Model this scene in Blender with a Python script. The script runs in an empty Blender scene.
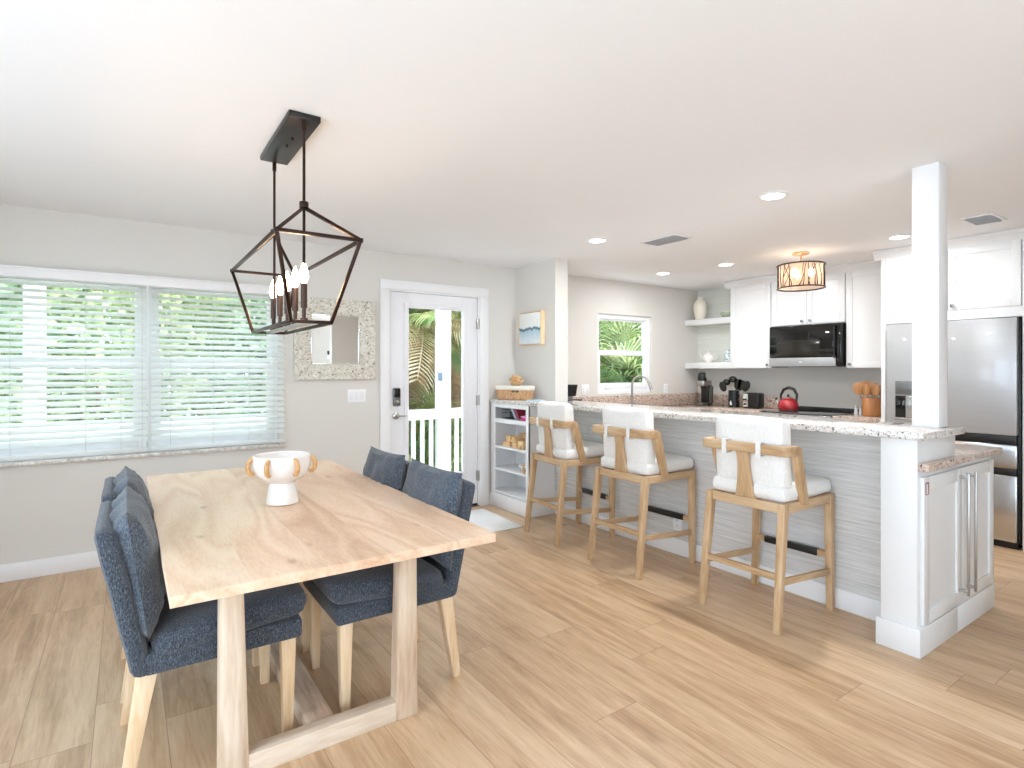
import bpy, bmesh, math, random
from mathutils import Vector, Matrix, noise
random.seed(7)
PI = math.pi
SC = bpy.context.scene
COL = SC.collection

# ------------------------------------------------------------------ mesh builder
class MB:
    """collects shapes and becomes ONE mesh object"""
    def __init__(self):
        self.v, self.f, self.s, self.m = [], [], [], []
    def raw(self, verts, faces, smooth=False, mi=0):
        o = len(self.v)
        self.v += [tuple(p) for p in verts]
        for f in faces:
            self.f.append([o + i for i in f]); self.s.append(smooth); self.m.append(mi)
        return self
    def bm(self, b, smooth=False, mi=0):
        bmesh.ops.recalc_face_normals(b, faces=b.faces)
        b.verts.index_update()
        self.raw([v.co.copy() for v in b.verts], [[v.index for v in f.verts] for f in b.faces], smooth, mi)
        b.free(); return self
    def hexa(self, p, bev=0, seg=2, smooth=False, mi=0):
        b = bmesh.new(); vs = [b.verts.new(q) for q in p]
        for f in ((3,2,1,0),(4,5,6,7),(0,1,5,4),(1,2,6,5),(2,3,7,6),(3,0,4,7)):
            b.faces.new([vs[i] for i in f])
        bmesh.ops.recalc_face_normals(b, faces=b.faces)
        if bev > 0:
            bmesh.ops.bevel(b, geom=list(b.edges), offset=bev, segments=seg, profile=.5, affect='EDGES', clamp_overlap=True)
        return self.bm(b, smooth, mi)
    def box(self, x0, x1, y0, y1, z0, z1, bev=0, seg=2, smooth=False, mi=0):
        return self.hexa([(x0,y0,z0),(x1,y0,z0),(x1,y1,z0),(x0,y1,z0),(x0,y0,z1),(x1,y0,z1),(x1,y1,z1),(x0,y1,z1)], bev, seg, smooth, mi)
    def beam(self, a, b, w, h, up=(0,0,1), bev=0, w2=None, h2=None, seg=2, mi=0):
        a, b = Vector(a), Vector(b); d = (b-a).normalized(); u = Vector(up)
        s = d.cross(u)
        if s.length < 1e-4: s = d.cross(Vector((0,1,0)))
        s.normalize(); u = s.cross(d).normalized()
        w2 = w if w2 is None else w2; h2 = h if h2 is None else h2
        P = [a+s*w/2*i+u*h/2*j for i,j in ((-1,-1),(1,-1),(1,1),(-1,1))]+[b+s*w2/2*i+u*h2/2*j for i,j in ((-1,-1),(1,-1),(1,1),(-1,1))]
        return self.hexa(P, bev, seg, False, mi)
    def tube(self, pts, r, seg=10, closed=False, caps=True, mi=0, flat=1.0):
        pts = [Vector(p) for p in pts]; n = len(pts)
        rr = r if isinstance(r, (list, tuple)) else [r]*n
        T = []
        for i in range(n):
            a = pts[(i-1) % n] if closed or i else pts[0]
            c = pts[(i+1) % n] if closed or i < n-1 else pts[-1]
            T.append((c-a).normalized())
        N = T[0].orthogonal().normalized(); V = []; 
        for i in range(n):
            N = (N - T[i]*N.dot(T[i]))
            N = N.normalized() if N.length > 1e-6 else T[i].orthogonal().normalized()
            B = T[i].cross(N)
            for k in range(seg):
                a = 2*PI*k/seg
                V.append(pts[i] + (N*math.cos(a) + B*math.sin(a)*flat)*rr[i])
        F = []
        for i in range(n if closed else n-1):
            j = (i+1) % n
            for k in range(seg):
                l = (k+1) % seg
                F.append((i*seg+k, i*seg+l, j*seg+l, j*seg+k))
        if caps and not closed:
            F.append(tuple(range(seg-1,-1,-1))); F.append(tuple((n-1)*seg+k for k in range(seg)))
        return self.raw(V, F, True, mi)
    def lathe(self, prof, c=(0,0,0), seg=32, mi=0, axis='z', smooth=True):
        V, F = [], []; n = len(prof)
        for r, z in prof:
            for k in range(seg):
                a = 2*PI*k/seg; x, y = max(r,1e-5)*math.cos(a), max(r,1e-5)*math.sin(a)
                p = (x,y,z) if axis == 'z' else ((z,x,y) if axis == 'x' else (y,z,x))
                V.append((c[0]+p[0], c[1]+p[1], c[2]+p[2]))
        for i in range(n-1):
            for k in range(seg):
                l = (k+1) % seg
                F.append((i*seg+k, i*seg+l, (i+1)*seg+l, (i+1)*seg+k))
        if prof[0][0] > 1e-4: F.append(tuple(range(seg-1,-1,-1)))
        if prof[-1][0] > 1e-4: F.append(tuple((n-1)*seg+k for k in range(seg)))
        return self.raw(V, F, smooth, mi)
    def prism(self, poly, axis, d0, d1, bev=0, seg=2, smooth=False, mi=0):
        """poly: 2-D outline in the two other axes (x: yz, y: xz, z: xy)"""
        def P(u, w, d): return {'x':(d,u,w),'y':(u,d,w),'z':(u,w,d)}[axis]
        b = bmesh.new(); lo = [b.verts.new(P(u,w,d0)) for u,w in poly]; hi = [b.verts.new(P(u,w,d1)) for u,w in poly]
        n = len(poly); b.faces.new(lo[::-1]); b.faces.new(hi)
        for i in range(n): b.faces.new((lo[i],lo[(i+1)%n],hi[(i+1)%n],hi[i]))
        bmesh.ops.recalc_face_normals(b, faces=b.faces)
        if bev > 0: bmesh.ops.bevel(b, geom=list(b.edges), offset=bev, segments=seg, profile=.5, affect='EDGES', clamp_overlap=True)
        return self.bm(b, smooth, mi)
    def ball(self, c, r, seg=16, rings=10, mi=0):
        r = r if isinstance(r, (tuple, list)) else (r,r,r)
        b = bmesh.new(); bmesh.ops.create_uvsphere(b, u_segments=seg, v_segments=rings, radius=1)
        for v in b.verts: v.co = Vector((c[0]+v.co.x*r[0], c[1]+v.co.y*r[1], c[2]+v.co.z*r[2]))
        return self.bm(b, True, mi)
    def soft(self, x0, x1, y0, y1, z0, z1, r, puff=(0,0,0), n=8, wob=0., seed=0, M=None):
        """upholstered block: rounded edges, faces swelling by puff"""
        b = bmesh.new(); bmesh.ops.create_cube(b, size=2)
        bmesh.ops.subdivide_edges(b, edges=list(b.edges), cuts=n, use_grid_fill=True)
        hx,hy,hz = (x1-x0)/2,(y1-y0)/2,(z1-z0)/2; C = Vector(((x0+x1)/2,(y0+y1)/2,(z0+z1)/2))
        for v in b.verts:
            q = v.co.copy()
            # push the outer ring of the grid towards the rim so that the rounding has vertices
            def mp(t, h):
                t = max(-1, min(1, t)); s = 1 if t >= 0 else -1; a = abs(t); k = 1 - 2.0/(n+1)
                return s*(a/k*(1-r/h) if a <= k else (1-r/h) + (a-k)/(1-k)*(r/h))
            p = Vector((mp(q.x,hx)*hx, mp(q.y,hy)*hy, mp(q.z,hz)*hz))
            core = Vector((max(-hx+r,min(hx-r,p.x)), max(-hy+r,min(hy-r,p.y)), max(-hz+r,min(hz-r,p.z))))
            d = p-core
            if d.length > 1e-9: p = core + d.normalized()*r
            fx,fy,fz = (1-(p.x/hx)**2),(1-(p.y/hy)**2),(1-(p.z/hz)**2)
            p.x += puff[0]*math.copysign(1,p.x)*max(0,fy*fz)*min(1,abs(p.x)/hx*1.0)
            p.y += puff[1]*math.copysign(1,p.y)*max(0,fx*fz)*min(1,abs(p.y)/hy*1.0)
            p.z += puff[2]*math.copysign(1,p.z)*max(0,fx*fy)*min(1,abs(p.z)/hz*1.0)
            if wob:
                p += noise.noise_vector(Vector((p.x*9+seed,p.y*9,p.z*9)))*wob
            p = p + C
            v.co = M @ p if M else p
        return self.bm(b, True)
    def pillow(self, w, h, t, M, seed=0, n=18):
        """scatter cushion: pointed corners, welt edge, creases; local x thickness, y width, z height"""
        V, F = [], []
        for sgn in (1,-1):
            o = len(V)
            for i in range(n+1):
                for j in range(n+1):
                    u, w_ = -1+2*i/n, -1+2*j/n
                    k = max(0,(1-abs(u)**3))**.45*max(0,(1-abs(w_)**3))**.45
                    pin = 1-.055*(1-abs(u)**2)*abs(w_)**3; pin2 = 1-.055*(1-abs(w_)**2)*abs(u)**3
                    y, z = u*w/2*pin2, w_*h/2*pin
                    x = sgn*t/2*k
                    nv = noise.noise(Vector((y*11+seed, z*11, sgn*3)))*.018*min(1,k*2) + noise.noise(Vector((y*26+seed, z*9, sgn)))*.010*min(1,k*2)
                    V.append(M @ Vector((x+nv*sgn, y, z)))
            for i in range(n):
                for j in range(n):
                    q = (o+i*(n+1)+j, o+(i+1)*(n+1)+j, o+(i+1)*(n+1)+j+1, o+i*(n+1)+j+1)
                    F.append(q if sgn > 0 else q[::-1])
        b = bmesh.new(); vs = [b.verts.new(p) for p in V]
        for f in F: b.faces.new([vs[i] for i in f])
        bmesh.ops.remove_doubles(b, verts=b.verts, dist=1e-5)
        return self.bm(b, True)
    def mesh(self, name, mats, off=(0,0,0)):
        me = bpy.data.meshes.new(name)
        me.from_pydata([(p[0]-off[0],p[1]-off[1],p[2]-off[2]) for p in self.v], [], self.f)
        for m in (mats if isinstance(mats,(list,tuple)) else [mats]): me.materials.append(m)
        me.polygons.foreach_set('use_smooth', self.s); me.polygons.foreach_set('material_index', self.m)
        me.update()
        try: me.set_sharp_from_angle(angle=math.radians(42))
        except Exception: pass
        return me

OFF = {}
def tag(o, label=None, cat=None, group=None, kind=None):
    if label: o['label'] = label
    if cat: o['category'] = cat
    if group: o['group'] = group
    if kind: o['kind'] = kind
    return o
def thing(name, label, cat, loc=(0,0,0), rz=0, group=None, local=False):
    """an Empty at the thing's base; with local=False its parts are given in room coordinates"""
    o = bpy.data.objects.new(name, None); COL.objects.link(o)
    o.empty_display_size = .1; o.location = loc; o.rotation_euler = (0,0,rz)
    OFF[o.name] = (0,0,0) if local else tuple(loc)
    return tag(o, label, cat, group)
def part(name, mb, mat, parent, label=None, kind=None):
    root = parent
    while root.parent: root = root.parent
    o = bpy.data.objects.new(name, mb.mesh(name, mat, OFF[root.name])); COL.objects.link(o); o.parent = parent
    return tag(o, label, None, None, kind)
def single(name, mb, mat, label=None, cat=None, group=None, kind=None, origin=None):
    xs,ys,zs = zip(*mb.v)
    c = origin or ((min(xs)+max(xs))/2,(min(ys)+max(ys))/2,min(zs))
    o = bpy.data.objects.new(name, mb.mesh(name, mat, c)); COL.objects.link(o); o.location = c
    OFF[o.name] = c
    return tag(o, label, cat, group, kind)
def struct(name, mb, mat, label=None, cat=None):
    return single(name, mb, mat, label, cat, kind='structure', origin=(0,0,0))
def struct_root(name, label, cat, loc):
    o = thing(name, label, cat, loc); o['kind'] = 'structure'; return o
def dup(root, loc, rz=0, label=None, group=None, scale=None):
    r = root.copy(); COL.objects.link(r); r.location = loc; r.rotation_euler = (0,0,rz)
    if scale: r.scale = scale
    if label: r['label'] = label
    if group: r['group'] = group
    for ch in list(root.children):
        c = ch.copy(); COL.objects.link(c); c.parent = r
        for g in list(ch.children):
            d = g.copy(); COL.objects.link(d); d.parent = c
    return r

# ------------------------------------------------------------------ materials
def lin(h):
    """sRGB hex -> linear rgba"""
    h = h.lstrip('#'); c = [int(h[i:i+2],16)/255 for i in (0,2,4)]
    return tuple((x/12.92 if x <= .04045 else ((x+.055)/1.055)**2.4) for x in c)+(1,)
def newmat(name):
    m = bpy.data.materials.new(name); m.use_nodes = True
    nt = m.node_tree; nt.nodes.clear()
    out = nt.nodes.new('ShaderNodeOutputMaterial'); b = nt.nodes.new('ShaderNodeBsdfPrincipled')
    nt.links.new(b.outputs[0], out.inputs[0])
    return m, nt, b, out
def nd(nt, t, **kw):
    n = nt.nodes.new(t)
    for k, v in kw.items():
        if k in n.inputs.keys(): n.inputs[k].default_value = v
        else: setattr(n, k, v)
    return n
def coords(nt, scale=(1,1,1), rot=(0,0,0)):
    tc = nd(nt,'ShaderNodeTexCoord'); mp = nd(nt,'ShaderNodeMapping')
    mp.inputs['Scale'].default_value = scale; mp.inputs['Rotation'].default_value = rot
    nt.links.new(tc.outputs['Object'], mp.inputs[0]); return mp.outputs[0]
def ramp(nt, fac, stops):
    r = nd(nt,'ShaderNodeValToRGB'); e = r.color_ramp.elements
    e[0].position, e[0].color = stops[0]; e[1].position, e[1].color = stops[-1]
    for p, c in stops[1:-1]:
        k = e.new(p); k.color = c
    nt.links.new(fac, r.inputs[0]); return r.outputs[0]
def bump(nt, b, h, strength=.2, dist=.002):
    n = nd(nt,'ShaderNodeBump'); n.inputs['Strength'].default_value = strength; n.inputs['Distance'].default_value = dist
    nt.links.new(h, n.inputs['Height']); nt.links.new(n.outputs[0], b.inputs['Normal'])
def plain(name, col, rough=.5, metal=0, var=.03, nscale=6, bmp=0, bscale=200, spec=.5, coat=0):
    m, nt, b, _ = newmat(name); c = lin(col)
    n = nd(nt,'ShaderNodeTexNoise'); n.inputs['Scale'].default_value = nscale; n.inputs['Detail'].default_value = 3
    nt.links.new(coords(nt), n.inputs['Vector'])
    lo = tuple(x*(1-var) for x in c[:3])+(1,); hi = tuple(min(1,x*(1+var)) for x in c[:3])+(1,)
    nt.links.new(ramp(nt, n.outputs['Fac'], [(.3,lo),(.7,hi)]), b.inputs['Base Color'])
    b.inputs['Roughness'].default_value = rough; b.inputs['Metallic'].default_value = metal
    b.inputs['Specular IOR Level'].default_value = spec; b.inputs['Coat Weight'].default_value = coat
    if bmp:
        k = nd(nt,'ShaderNodeTexNoise'); k.inputs['Scale'].default_value = bscale; k.inputs['Detail'].default_value = 4
        nt.links.new(coords(nt), k.inputs['Vector']); bump(nt, b, k.outputs['Fac'], bmp)
    return m
def wood(name, cols, axis='y', fine=60, rough=.45, ring=6., bmp=.15):
    """straight grain with cathedral figure along one axis"""
    m, nt, b, _ = newmat(name)
    sc = {'x':(.12,1,1),'y':(1,.12,1),'z':(1,1,.12)}[axis]
    v = coords(nt, sc)
    n1 = nd(nt,'ShaderNodeTexNoise'); n1.inputs['Scale'].default_value = ring; n1.inputs['Detail'].default_value = 2; n1.inputs['Distortion'].default_value = .6
    n2 = nd(nt,'ShaderNodeTexNoise'); n2.inputs['Scale'].default_value = fine; n2.inputs['Detail'].default_value = 5
    for n in (n1,n2): nt.links.new(v, n.inputs['Vector'])
    mul = nd(nt,'ShaderNodeMath', operation='MULTIPLY'); mul.inputs[1].default_value = 9
    fr = nd(nt,'ShaderNodeMath', operation='PINGPONG'); fr.inputs[1].default_value = 1
    nt.links.new(n1.outputs['Fac'], mul.inputs[0]); nt.links.new(mul.outputs[0], fr.inputs[0])
    mx = nd(nt,'ShaderNodeMath', operation='MULTIPLY_ADD'); mx.inputs[1].default_value = .35
    nt.links.new(fr.outputs[0], mx.inputs[0]); 
    m2 = nd(nt,'ShaderNodeMath', operation='MULTIPLY'); m2.inputs[1].default_value = .65
    nt.links.new(n2.outputs['Fac'], m2.inputs[0]); nt.links.new(m2.outputs[0], mx.inputs[2])
    st = [(.2+.55*i/(len(cols)-1), lin(c)) for i, c in enumerate(cols)]
    nt.links.new(ramp(nt, mx.outputs[0], st), b.inputs['Base Color'])
    b.inputs['Roughness'].default_value = rough
    bump(nt, b, mx.outputs[0], bmp, .001)
    return m
def fabric(name, cols, scale=350, rough=.95, bmp=.5):
    m, nt, b, _ = newmat(name)
    n = nd(nt,'ShaderNodeTexNoise'); n.inputs['Scale'].default_value = scale; n.inputs['Detail'].default_value = 3
    w = nd(nt,'ShaderNodeTexNoise'); w.inputs['Scale'].default_value = scale*.22; w.inputs['Detail'].default_value = 4
    nt.links.new(coords(nt), n.inputs['Vector']); nt.links.new(coords(nt,(1,1,.35)), w.inputs['Vector']); w.inputs['Scale'].default_value = scale*.55
    a = nd(nt,'ShaderNodeMath', operation='ADD'); nt.links.new(n.outputs['Fac'], a.inputs[0]); nt.links.new(w.outputs['Fac'], a.inputs[1])
    h = nd(nt,'ShaderNodeMath', operation='MULTIPLY'); h.inputs[1].default_value = .5; nt.links.new(a.outputs[0], h.inputs[0])
    st = [(.36+.28*i/(len(cols)-1), lin(c)) for i, c in enumerate(cols)]
    nt.links.new(ramp(nt, h.outputs[0], st), b.inputs['Base Color'])
    b.inputs['Roughness'].default_value = rough; b.inputs['Sheen Weight'].default_value = .25; b.inputs['Specular IOR Level'].default_value = .2
    bump(nt, b, h.outputs[0], bmp, .003)
    return m
def emit(name, col, s):
    m = bpy.data.materials.new(name); m.use_nodes = True; nt = m.node_tree; nt.nodes.clear()
    out = nt.nodes.new('ShaderNodeOutputMaterial'); e = nt.nodes.new('ShaderNodeEmission')
    e.inputs[0].default_value = lin(col); e.inputs[1].default_value = s
    nt.links.new(e.outputs[0], out.inputs[0]); return m
def glass(name, tint=(1,1,1,1), refl=1.0):
    """clear pane: what lies behind shows, with a Fresnel reflection"""
    m = bpy.data.materials.new(name); m.use_nodes = True; nt = m.node_tree; nt.nodes.clear()
    out = nt.nodes.new('ShaderNodeOutputMaterial'); t = nt.nodes.new('ShaderNodeBsdfTransparent'); g = nt.nodes.new('ShaderNodeBsdfGlossy')
    t.inputs[0].default_value = tint; g.inputs['Roughness'].default_value = .02
    f = nt.nodes.new('ShaderNodeLayerWeight'); f.inputs[0].default_value = .5
    pw = nd(nt,'ShaderNodeMath', operation='POWER'); pw.inputs[1].default_value = 5; nt.links.new(f.outputs['Facing'], pw.inputs[0])
    mu = nd(nt,'ShaderNodeMath', operation='MULTIPLY_ADD'); mu.inputs[1].default_value = .9*refl; mu.inputs[2].default_value = .035*refl
    nt.links.new(pw.outputs[0], mu.inputs[0])
    x = nt.nodes.new('ShaderNodeMixShader'); nt.links.new(mu.outputs[0], x.inputs[0]); nt.links.new(t.outputs[0], x.inputs[1]); nt.links.new(g.outputs[0], x.inputs[2])
    nt.links.new(x.outputs[0], out.inputs[0]); return m
def speckle(name, base, blots, dark, scale=1., rough=.08, coatrough=.05):
    """polished granite: cloudy ground, large blotches, dark crystals"""
    m, nt, b, _ = newmat(name); v = coords(nt)
    n = nd(nt,'ShaderNodeTexNoise'); n.inputs['Scale'].default_value = 28*scale; n.inputs['Detail'].default_value = 6; n.inputs['Roughness'].default_value = .65
    n2 = nd(nt,'ShaderNodeTexNoise'); n2.inputs['Scale'].default_value = 55*scale; n2.inputs['Detail'].default_value = 4; n2.inputs['Distortion'].default_value = .8
    vo = nd(nt,'ShaderNodeTexVoronoi'); vo.inputs['Scale'].default_value = 120*scale
    for k in (n,n2,vo): nt.links.new(v, k.inputs['Vector'])
    c = ramp(nt, n.outputs['Fac'], [(.35,lin(blots[0])),(.5,lin(base)),(.66,lin(blots[1]))])
    k1 = ramp(nt, n2.outputs['Fac'], [(.585,(0,0,0,1)),(.64,(1,1,1,1))])
    k2 = ramp(nt, vo.outputs['Color'], [(.80,(0,0,0,1)),(.86,(1,1,1,1))])
    mx = nd(nt,'ShaderNodeMix', data_type='RGBA'); nt.links.new(k1, mx.inputs[0]); nt.links.new(c, mx.inputs[6]); mx.inputs[7].default_value = lin(dark)
    mh = nd(nt,'ShaderNodeMath', operation='MULTIPLY'); mh.inputs[1].default_value = .6; nt.links.new(k2, mh.inputs[0])
    mx2 = nd(nt,'ShaderNodeMix', data_type='RGBA'); nt.links.new(mh.outputs[0], mx2.inputs[0]); nt.links.new(mx.outputs[2], mx2.inputs[6]); mx2.inputs[7].default_value = lin(dark)
    nt.links.new(mx2.outputs[2], b.inputs['Base Color']); b.inputs['Roughness'].default_value = rough
    return m
def floor_mat():
    m, nt, b, _ = newmat('oak_plank_floor'); W, L = .2315, 1.5
    tc = nd(nt,'ShaderNodeTexCoord'); sp = nd(nt,'ShaderNodeSeparateXYZ'); nt.links.new(tc.outputs['Object'], sp.inputs[0])
    def M(op, a, c=None, d=None):
        n = nd(nt,'ShaderNodeMath', operation=op)
        for i, q in enumerate((a,c,d)):
            if q is None: continue
            if isinstance(q,(int,float)): n.inputs[i].default_value = q
            else: nt.links.new(q, n.inputs[i])
        return n.outputs[0]
    xs = M('DIVIDE', M('SUBTRACT', sp.outputs[0], 1.287-W*40), W); i = M('FLOOR', xs); fx = M('SUBTRACT', xs, i)
    wn = nd(nt,'ShaderNodeTexWhiteNoise', noise_dimensions='1D'); nt.links.new(i, wn.inputs['W'])
    ys = M('ADD', M('DIVIDE', sp.outputs[1], L), M('MULTIPLY', wn.outputs['Value'], 9.7)); j = M('FLOOR', ys); fy = M('SUBTRACT', ys, j)
    cb = nd(nt,'ShaderNodeCombineXYZ'); nt.links.new(i, cb.inputs[0]); nt.links.new(j, cb.inputs[1])
    w2 = nd(nt,'ShaderNodeTexWhiteNoise', noise_dimensions='2D'); nt.links.new(cb.outputs[0], w2.inputs['Vector'])
    # grain, different on every plank
    gv = nd(nt,'ShaderNodeCombineXYZ'); nt.links.new(M('ADD', sp.outputs[0], M('MULTIPLY', w2.outputs['Value'], 37.)), gv.inputs[0])
    nt.links.new(M('MULTIPLY', sp.outputs[1], .09), gv.inputs[1]); nt.links.new(w2.outputs['Value'], gv.inputs[2])
    g1 = nd(nt,'ShaderNodeTexNoise'); g1.inputs['Scale'].default_value = 16; g1.inputs['Detail'].default_value = 6; g1.inputs['Roughness'].default_value = .62; g1.inputs['Distortion'].default_value = .5
    g2 = nd(nt,'ShaderNodeTexNoise'); g2.inputs['Scale'].default_value = 110; g2.inputs['Detail'].default_value = 4
    for g in (g1,g2): nt.links.new(gv.outputs[0], g.inputs['Vector'])
    t = M('ADD', M('MULTIPLY', g1.outputs['Fac'], .75), M('MULTIPLY', g2.outputs['Fac'], .25))
    t = M('ADD', t, M('MULTIPLY', M('SUBTRACT', w2.outputs['Value'], .5), .13))
    c = ramp(nt, t, [(.30,lin(FLC[0])),(.44,lin(FLC[1])),(.56,lin(FLC[2])),(.72,lin(FLC[3]))])
    ex = M('MULTIPLY', M('MINIMUM', fx, M('SUBTRACT', 1., fx)), W); ey = M('MULTIPLY', M('MINIMUM', fy, M('SUBTRACT', 1., fy)), L)
    gap = M('LESS_THAN', M('MINIMUM', ex, ey), .0014)
    mx = nd(nt,'ShaderNodeMix', data_type='RGBA'); nt.links.new(M('MULTIPLY', gap, .65), mx.inputs[0]); nt.links.new(c, mx.inputs[6]); mx.inputs[7].default_value = lin('#7a5c44')
    nt.links.new(mx.outputs[2], b.inputs['Base Color']); b.inputs['Roughness'].default_value = .36; b.inputs['Specular IOR Level'].default_value = .45
    bump(nt, b, M('SUBTRACT', M('MULTIPLY', t, .25), gap), .25, .001)
    return m
FLC = ('#a48361','#bd9b78','#cdae8b','#d9bd9e')

M_floor = floor_mat()
M_wall = plain('greige_wall_paint', '#d9d6d0', .7, var=.012, nscale=2, bmp=.06, bscale=160)
M_ceil = plain('ceiling_paint', '#eff0f2', .8, var=.008, nscale=1.5, bmp=.12, bscale=60)
M_trim = plain('white_trim_paint', '#ebebec', .35, var=.008)
M_cab = plain('white_cabinet_lacquer', '#e2e2e2', .3, var=.008)
M_shelf = plain('white_shelf_paint', '#efeff0', .4, var=.008)
M_vinyl = plain('white_vinyl', '#f0f1f3', .3, var=.005)
M_slat = plain('white_blind_slat', '#f4f6f5', .45, var=.005)
_t = M_slat.node_tree; _b = next(n for n in _t.nodes if n.type == 'BSDF_PRINCIPLED'); _o = next(n for n in _t.nodes if n.type == 'OUTPUT_MATERIAL')
_x = _t.nodes.new('ShaderNodeMixShader'); _l = _t.nodes.new('ShaderNodeBsdfTranslucent'); _l.inputs[0].default_value = (.9,.92,.9,1); _x.inputs[0].default_value = .58
_t.links.new(_b.outputs[0],_x.inputs[1]); _t.links.new(_l.outputs[0],_x.inputs[2]); _t.links.new(_x.outputs[0],_o.inputs[0])
M_cord = plain('pale_cord', '#cfcfcc', .7)
M_sill = speckle('marble_sill', '#d9d4cd', ('#bdb5ab','#ece8e2'), '#b3aca4', .9, .25)
M_glass = glass('window_glass')
M_door = plain('white_door_paint', '#e9e9ec', .35, var=.008)
M_nickel = plain('brushed_nickel', '#b9b6b1', .28, 1.0, var=.03, nscale=40)
M_steel = plain('stainless_steel', '#c9cacb', .2, 1.0, var=.02, nscale=30)
M_steeld = plain('dark_stainless', '#8a8b8d', .3, 1.0, var=.02, nscale=30)
M_black = plain('black_plastic', '#141414', .35, var=.05)
M_blackg = plain('black_glass', '#0a0a0b', .06, var=.02, coat=.3)
M_bronze = plain('dark_bronze_metal', '#3a2a24', .38, .85, var=.10, nscale=30)
M_bronze_dk = plain('charcoal_canopy_metal', '#3a3837', .35, .7, var=.06)
M_oak = wood('pale_oak_tabletop', ['#b98c68','#cfa47e','#dcb894','#e5c6a6'], 'y', 70, .36, 3.2)
M_oakleg = wood('whitewashed_oak_frame', ['#b89c82','#cdb49b','#d9c5ae','#e4d5c2'], 'z', 70, .5, 4)
M_oakrail = wood('whitewashed_oak_rail', ['#b89c82','#cdb49b','#d9c5ae','#e4d5c2'], 'x', 70, .5, 4)
M_oakrun = wood('whitewashed_oak_stretcher', ['#a98f79','#c1a891','#cfbaa4','#dccbb8'], 'y', 70, .5, 4)
M_ash = wood('light_ash_leg', ['#caa478','#d8b68c','#e1c49f','#e9d2b3'], 'z', 80, .45, 5)
M_stool = wood('natural_oak_stool', ['#a5825c','#b8966f','#c5a57f','#d1b490'], 'z', 80, .5, 5)
M_stoolr = wood('natural_oak_stool_rail', ['#a5825c','#b8966f','#c5a57f','#d1b490'], 'y', 80, .5, 5)
M_stoolx = wood('natural_oak_stool_side', ['#a5825c','#b8966f','#c5a57f','#d1b490'], 'x', 80, .5, 5)
M_blue = fabric('blue_grey_weave', ['#22272e','#383e47','#4c535d','#747d87'], 480)
M_pil = fabric('blue_grey_cushion_weave', ['#2a3038','#424a54','#565f6a','#7d8690'], 480)
M_linen = fabric('ivory_linen', ['#dedcd8','#e5e3e0','#eae9e6','#efeeec'], 300, bmp=.15)
M_cer = plain('white_glazed_ceramic', '#efeae4', .22, var=.01)
M_tan = plain('tan_glazed_handle', '#cfa06a', .35, var=.15, nscale=60)
M_bar = speckle('speckled_granite_bar', '#d9d4cf', ('#c9c1b9','#e8e4e0'), '#55504f', 1.4, .07)
M_gran = speckle('pink_beige_granite', '#cdb7a8', ('#b39a8b','#dccdc2'), '#3f3836', 1.1, .07)
M_mosaic = speckle('mosaic_frame_stone', '#d6d2c6', ('#c4beae','#e6e3da'), '#8b7f6a', 1.1, .45)
M_mirror = plain('mirror_silver', '#f2f3f3', .01, 1.0, var=0)
M_shade = plain('amber_shade_film', '#e8c9a8', .5)
SKY, SUN, DOWN, EXPO = 3.5, 4.0, 12, 0.74
def grasscloth(name, cols, axis='y'):
    m, nt, b, _ = newmat(name)
    sc = (1,.022,1) if axis == 'y' else (.035,1,1)
    n = nd(nt,'ShaderNodeTexNoise'); n.inputs['Scale'].default_value = 260; n.inputs['Detail'].default_value = 4
    n2 = nd(nt,'ShaderNodeTexNoise'); n2.inputs['Scale'].default_value = 110; n2.inputs['Detail'].default_value = 3
    for k in (n,n2): nt.links.new(coords(nt, sc), k.inputs['Vector'])
    a = nd(nt,'ShaderNodeMath', operation='ADD'); nt.links.new(n.outputs['Fac'], a.inputs[0]); nt.links.new(n2.outputs['Fac'], a.inputs[1])
    h = nd(nt,'ShaderNodeMath', operation='MULTIPLY'); h.inputs[1].default_value = .5; nt.links.new(a.outputs[0], h.inputs[0])
    nt.links.new(ramp(nt, h.outputs[0], [(.34+.32*i/(len(cols)-1), lin(c)) for i, c in enumerate(cols)]), b.inputs['Base Color'])
    b.inputs['Roughness'].default_value = .75; bump(nt, b, h.outputs[0], .3, .002); return m
M_grass = grasscloth('grey_grasscloth', ['#bcbbba','#cdccca','#d8d7d5','#e4e3e1'])
M_grassg = grasscloth('sage_grasscloth', ['#cfd3ca','#d9dbd2','#dfe0d8','#e6e5df'])

YR = -2.75; H = 2.46; D = 4.885; XR = 6.45; XL = -1.7
def pierced(fixed, a0, a1, z0, z1, holes, t0, t1):
    """a wall slab with rectangular openings; fixed 'y' runs along x, 'x' runs along y"""
    mb = MB(); A = sorted({a0,a1,*[h[0] for h in holes],*[h[1] for h in holes]}); Z = sorted({z0,z1,*[h[2] for h in holes],*[h[3] for h in holes]})
    for i in range(len(A)-1):
        run = None
        for k in range(len(Z)-1):
            ca, cz = (A[i]+A[i+1])/2, (Z[k]+Z[k+1])/2
            solid = not any(h[0] < ca < h[1] and h[2] < cz < h[3] for h in holes)
            if solid: run = (run[0], Z[k+1]) if run else (Z[k], Z[k+1])
            if (not solid or k == len(Z)-2) and run:
                if fixed == 'y': mb.box(A[i],A[i+1],t0,t1,run[0],run[1])
                else: mb.box(t0,t1,A[i],A[i+1],run[0],run[1])
                run = None
    return mb
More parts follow.
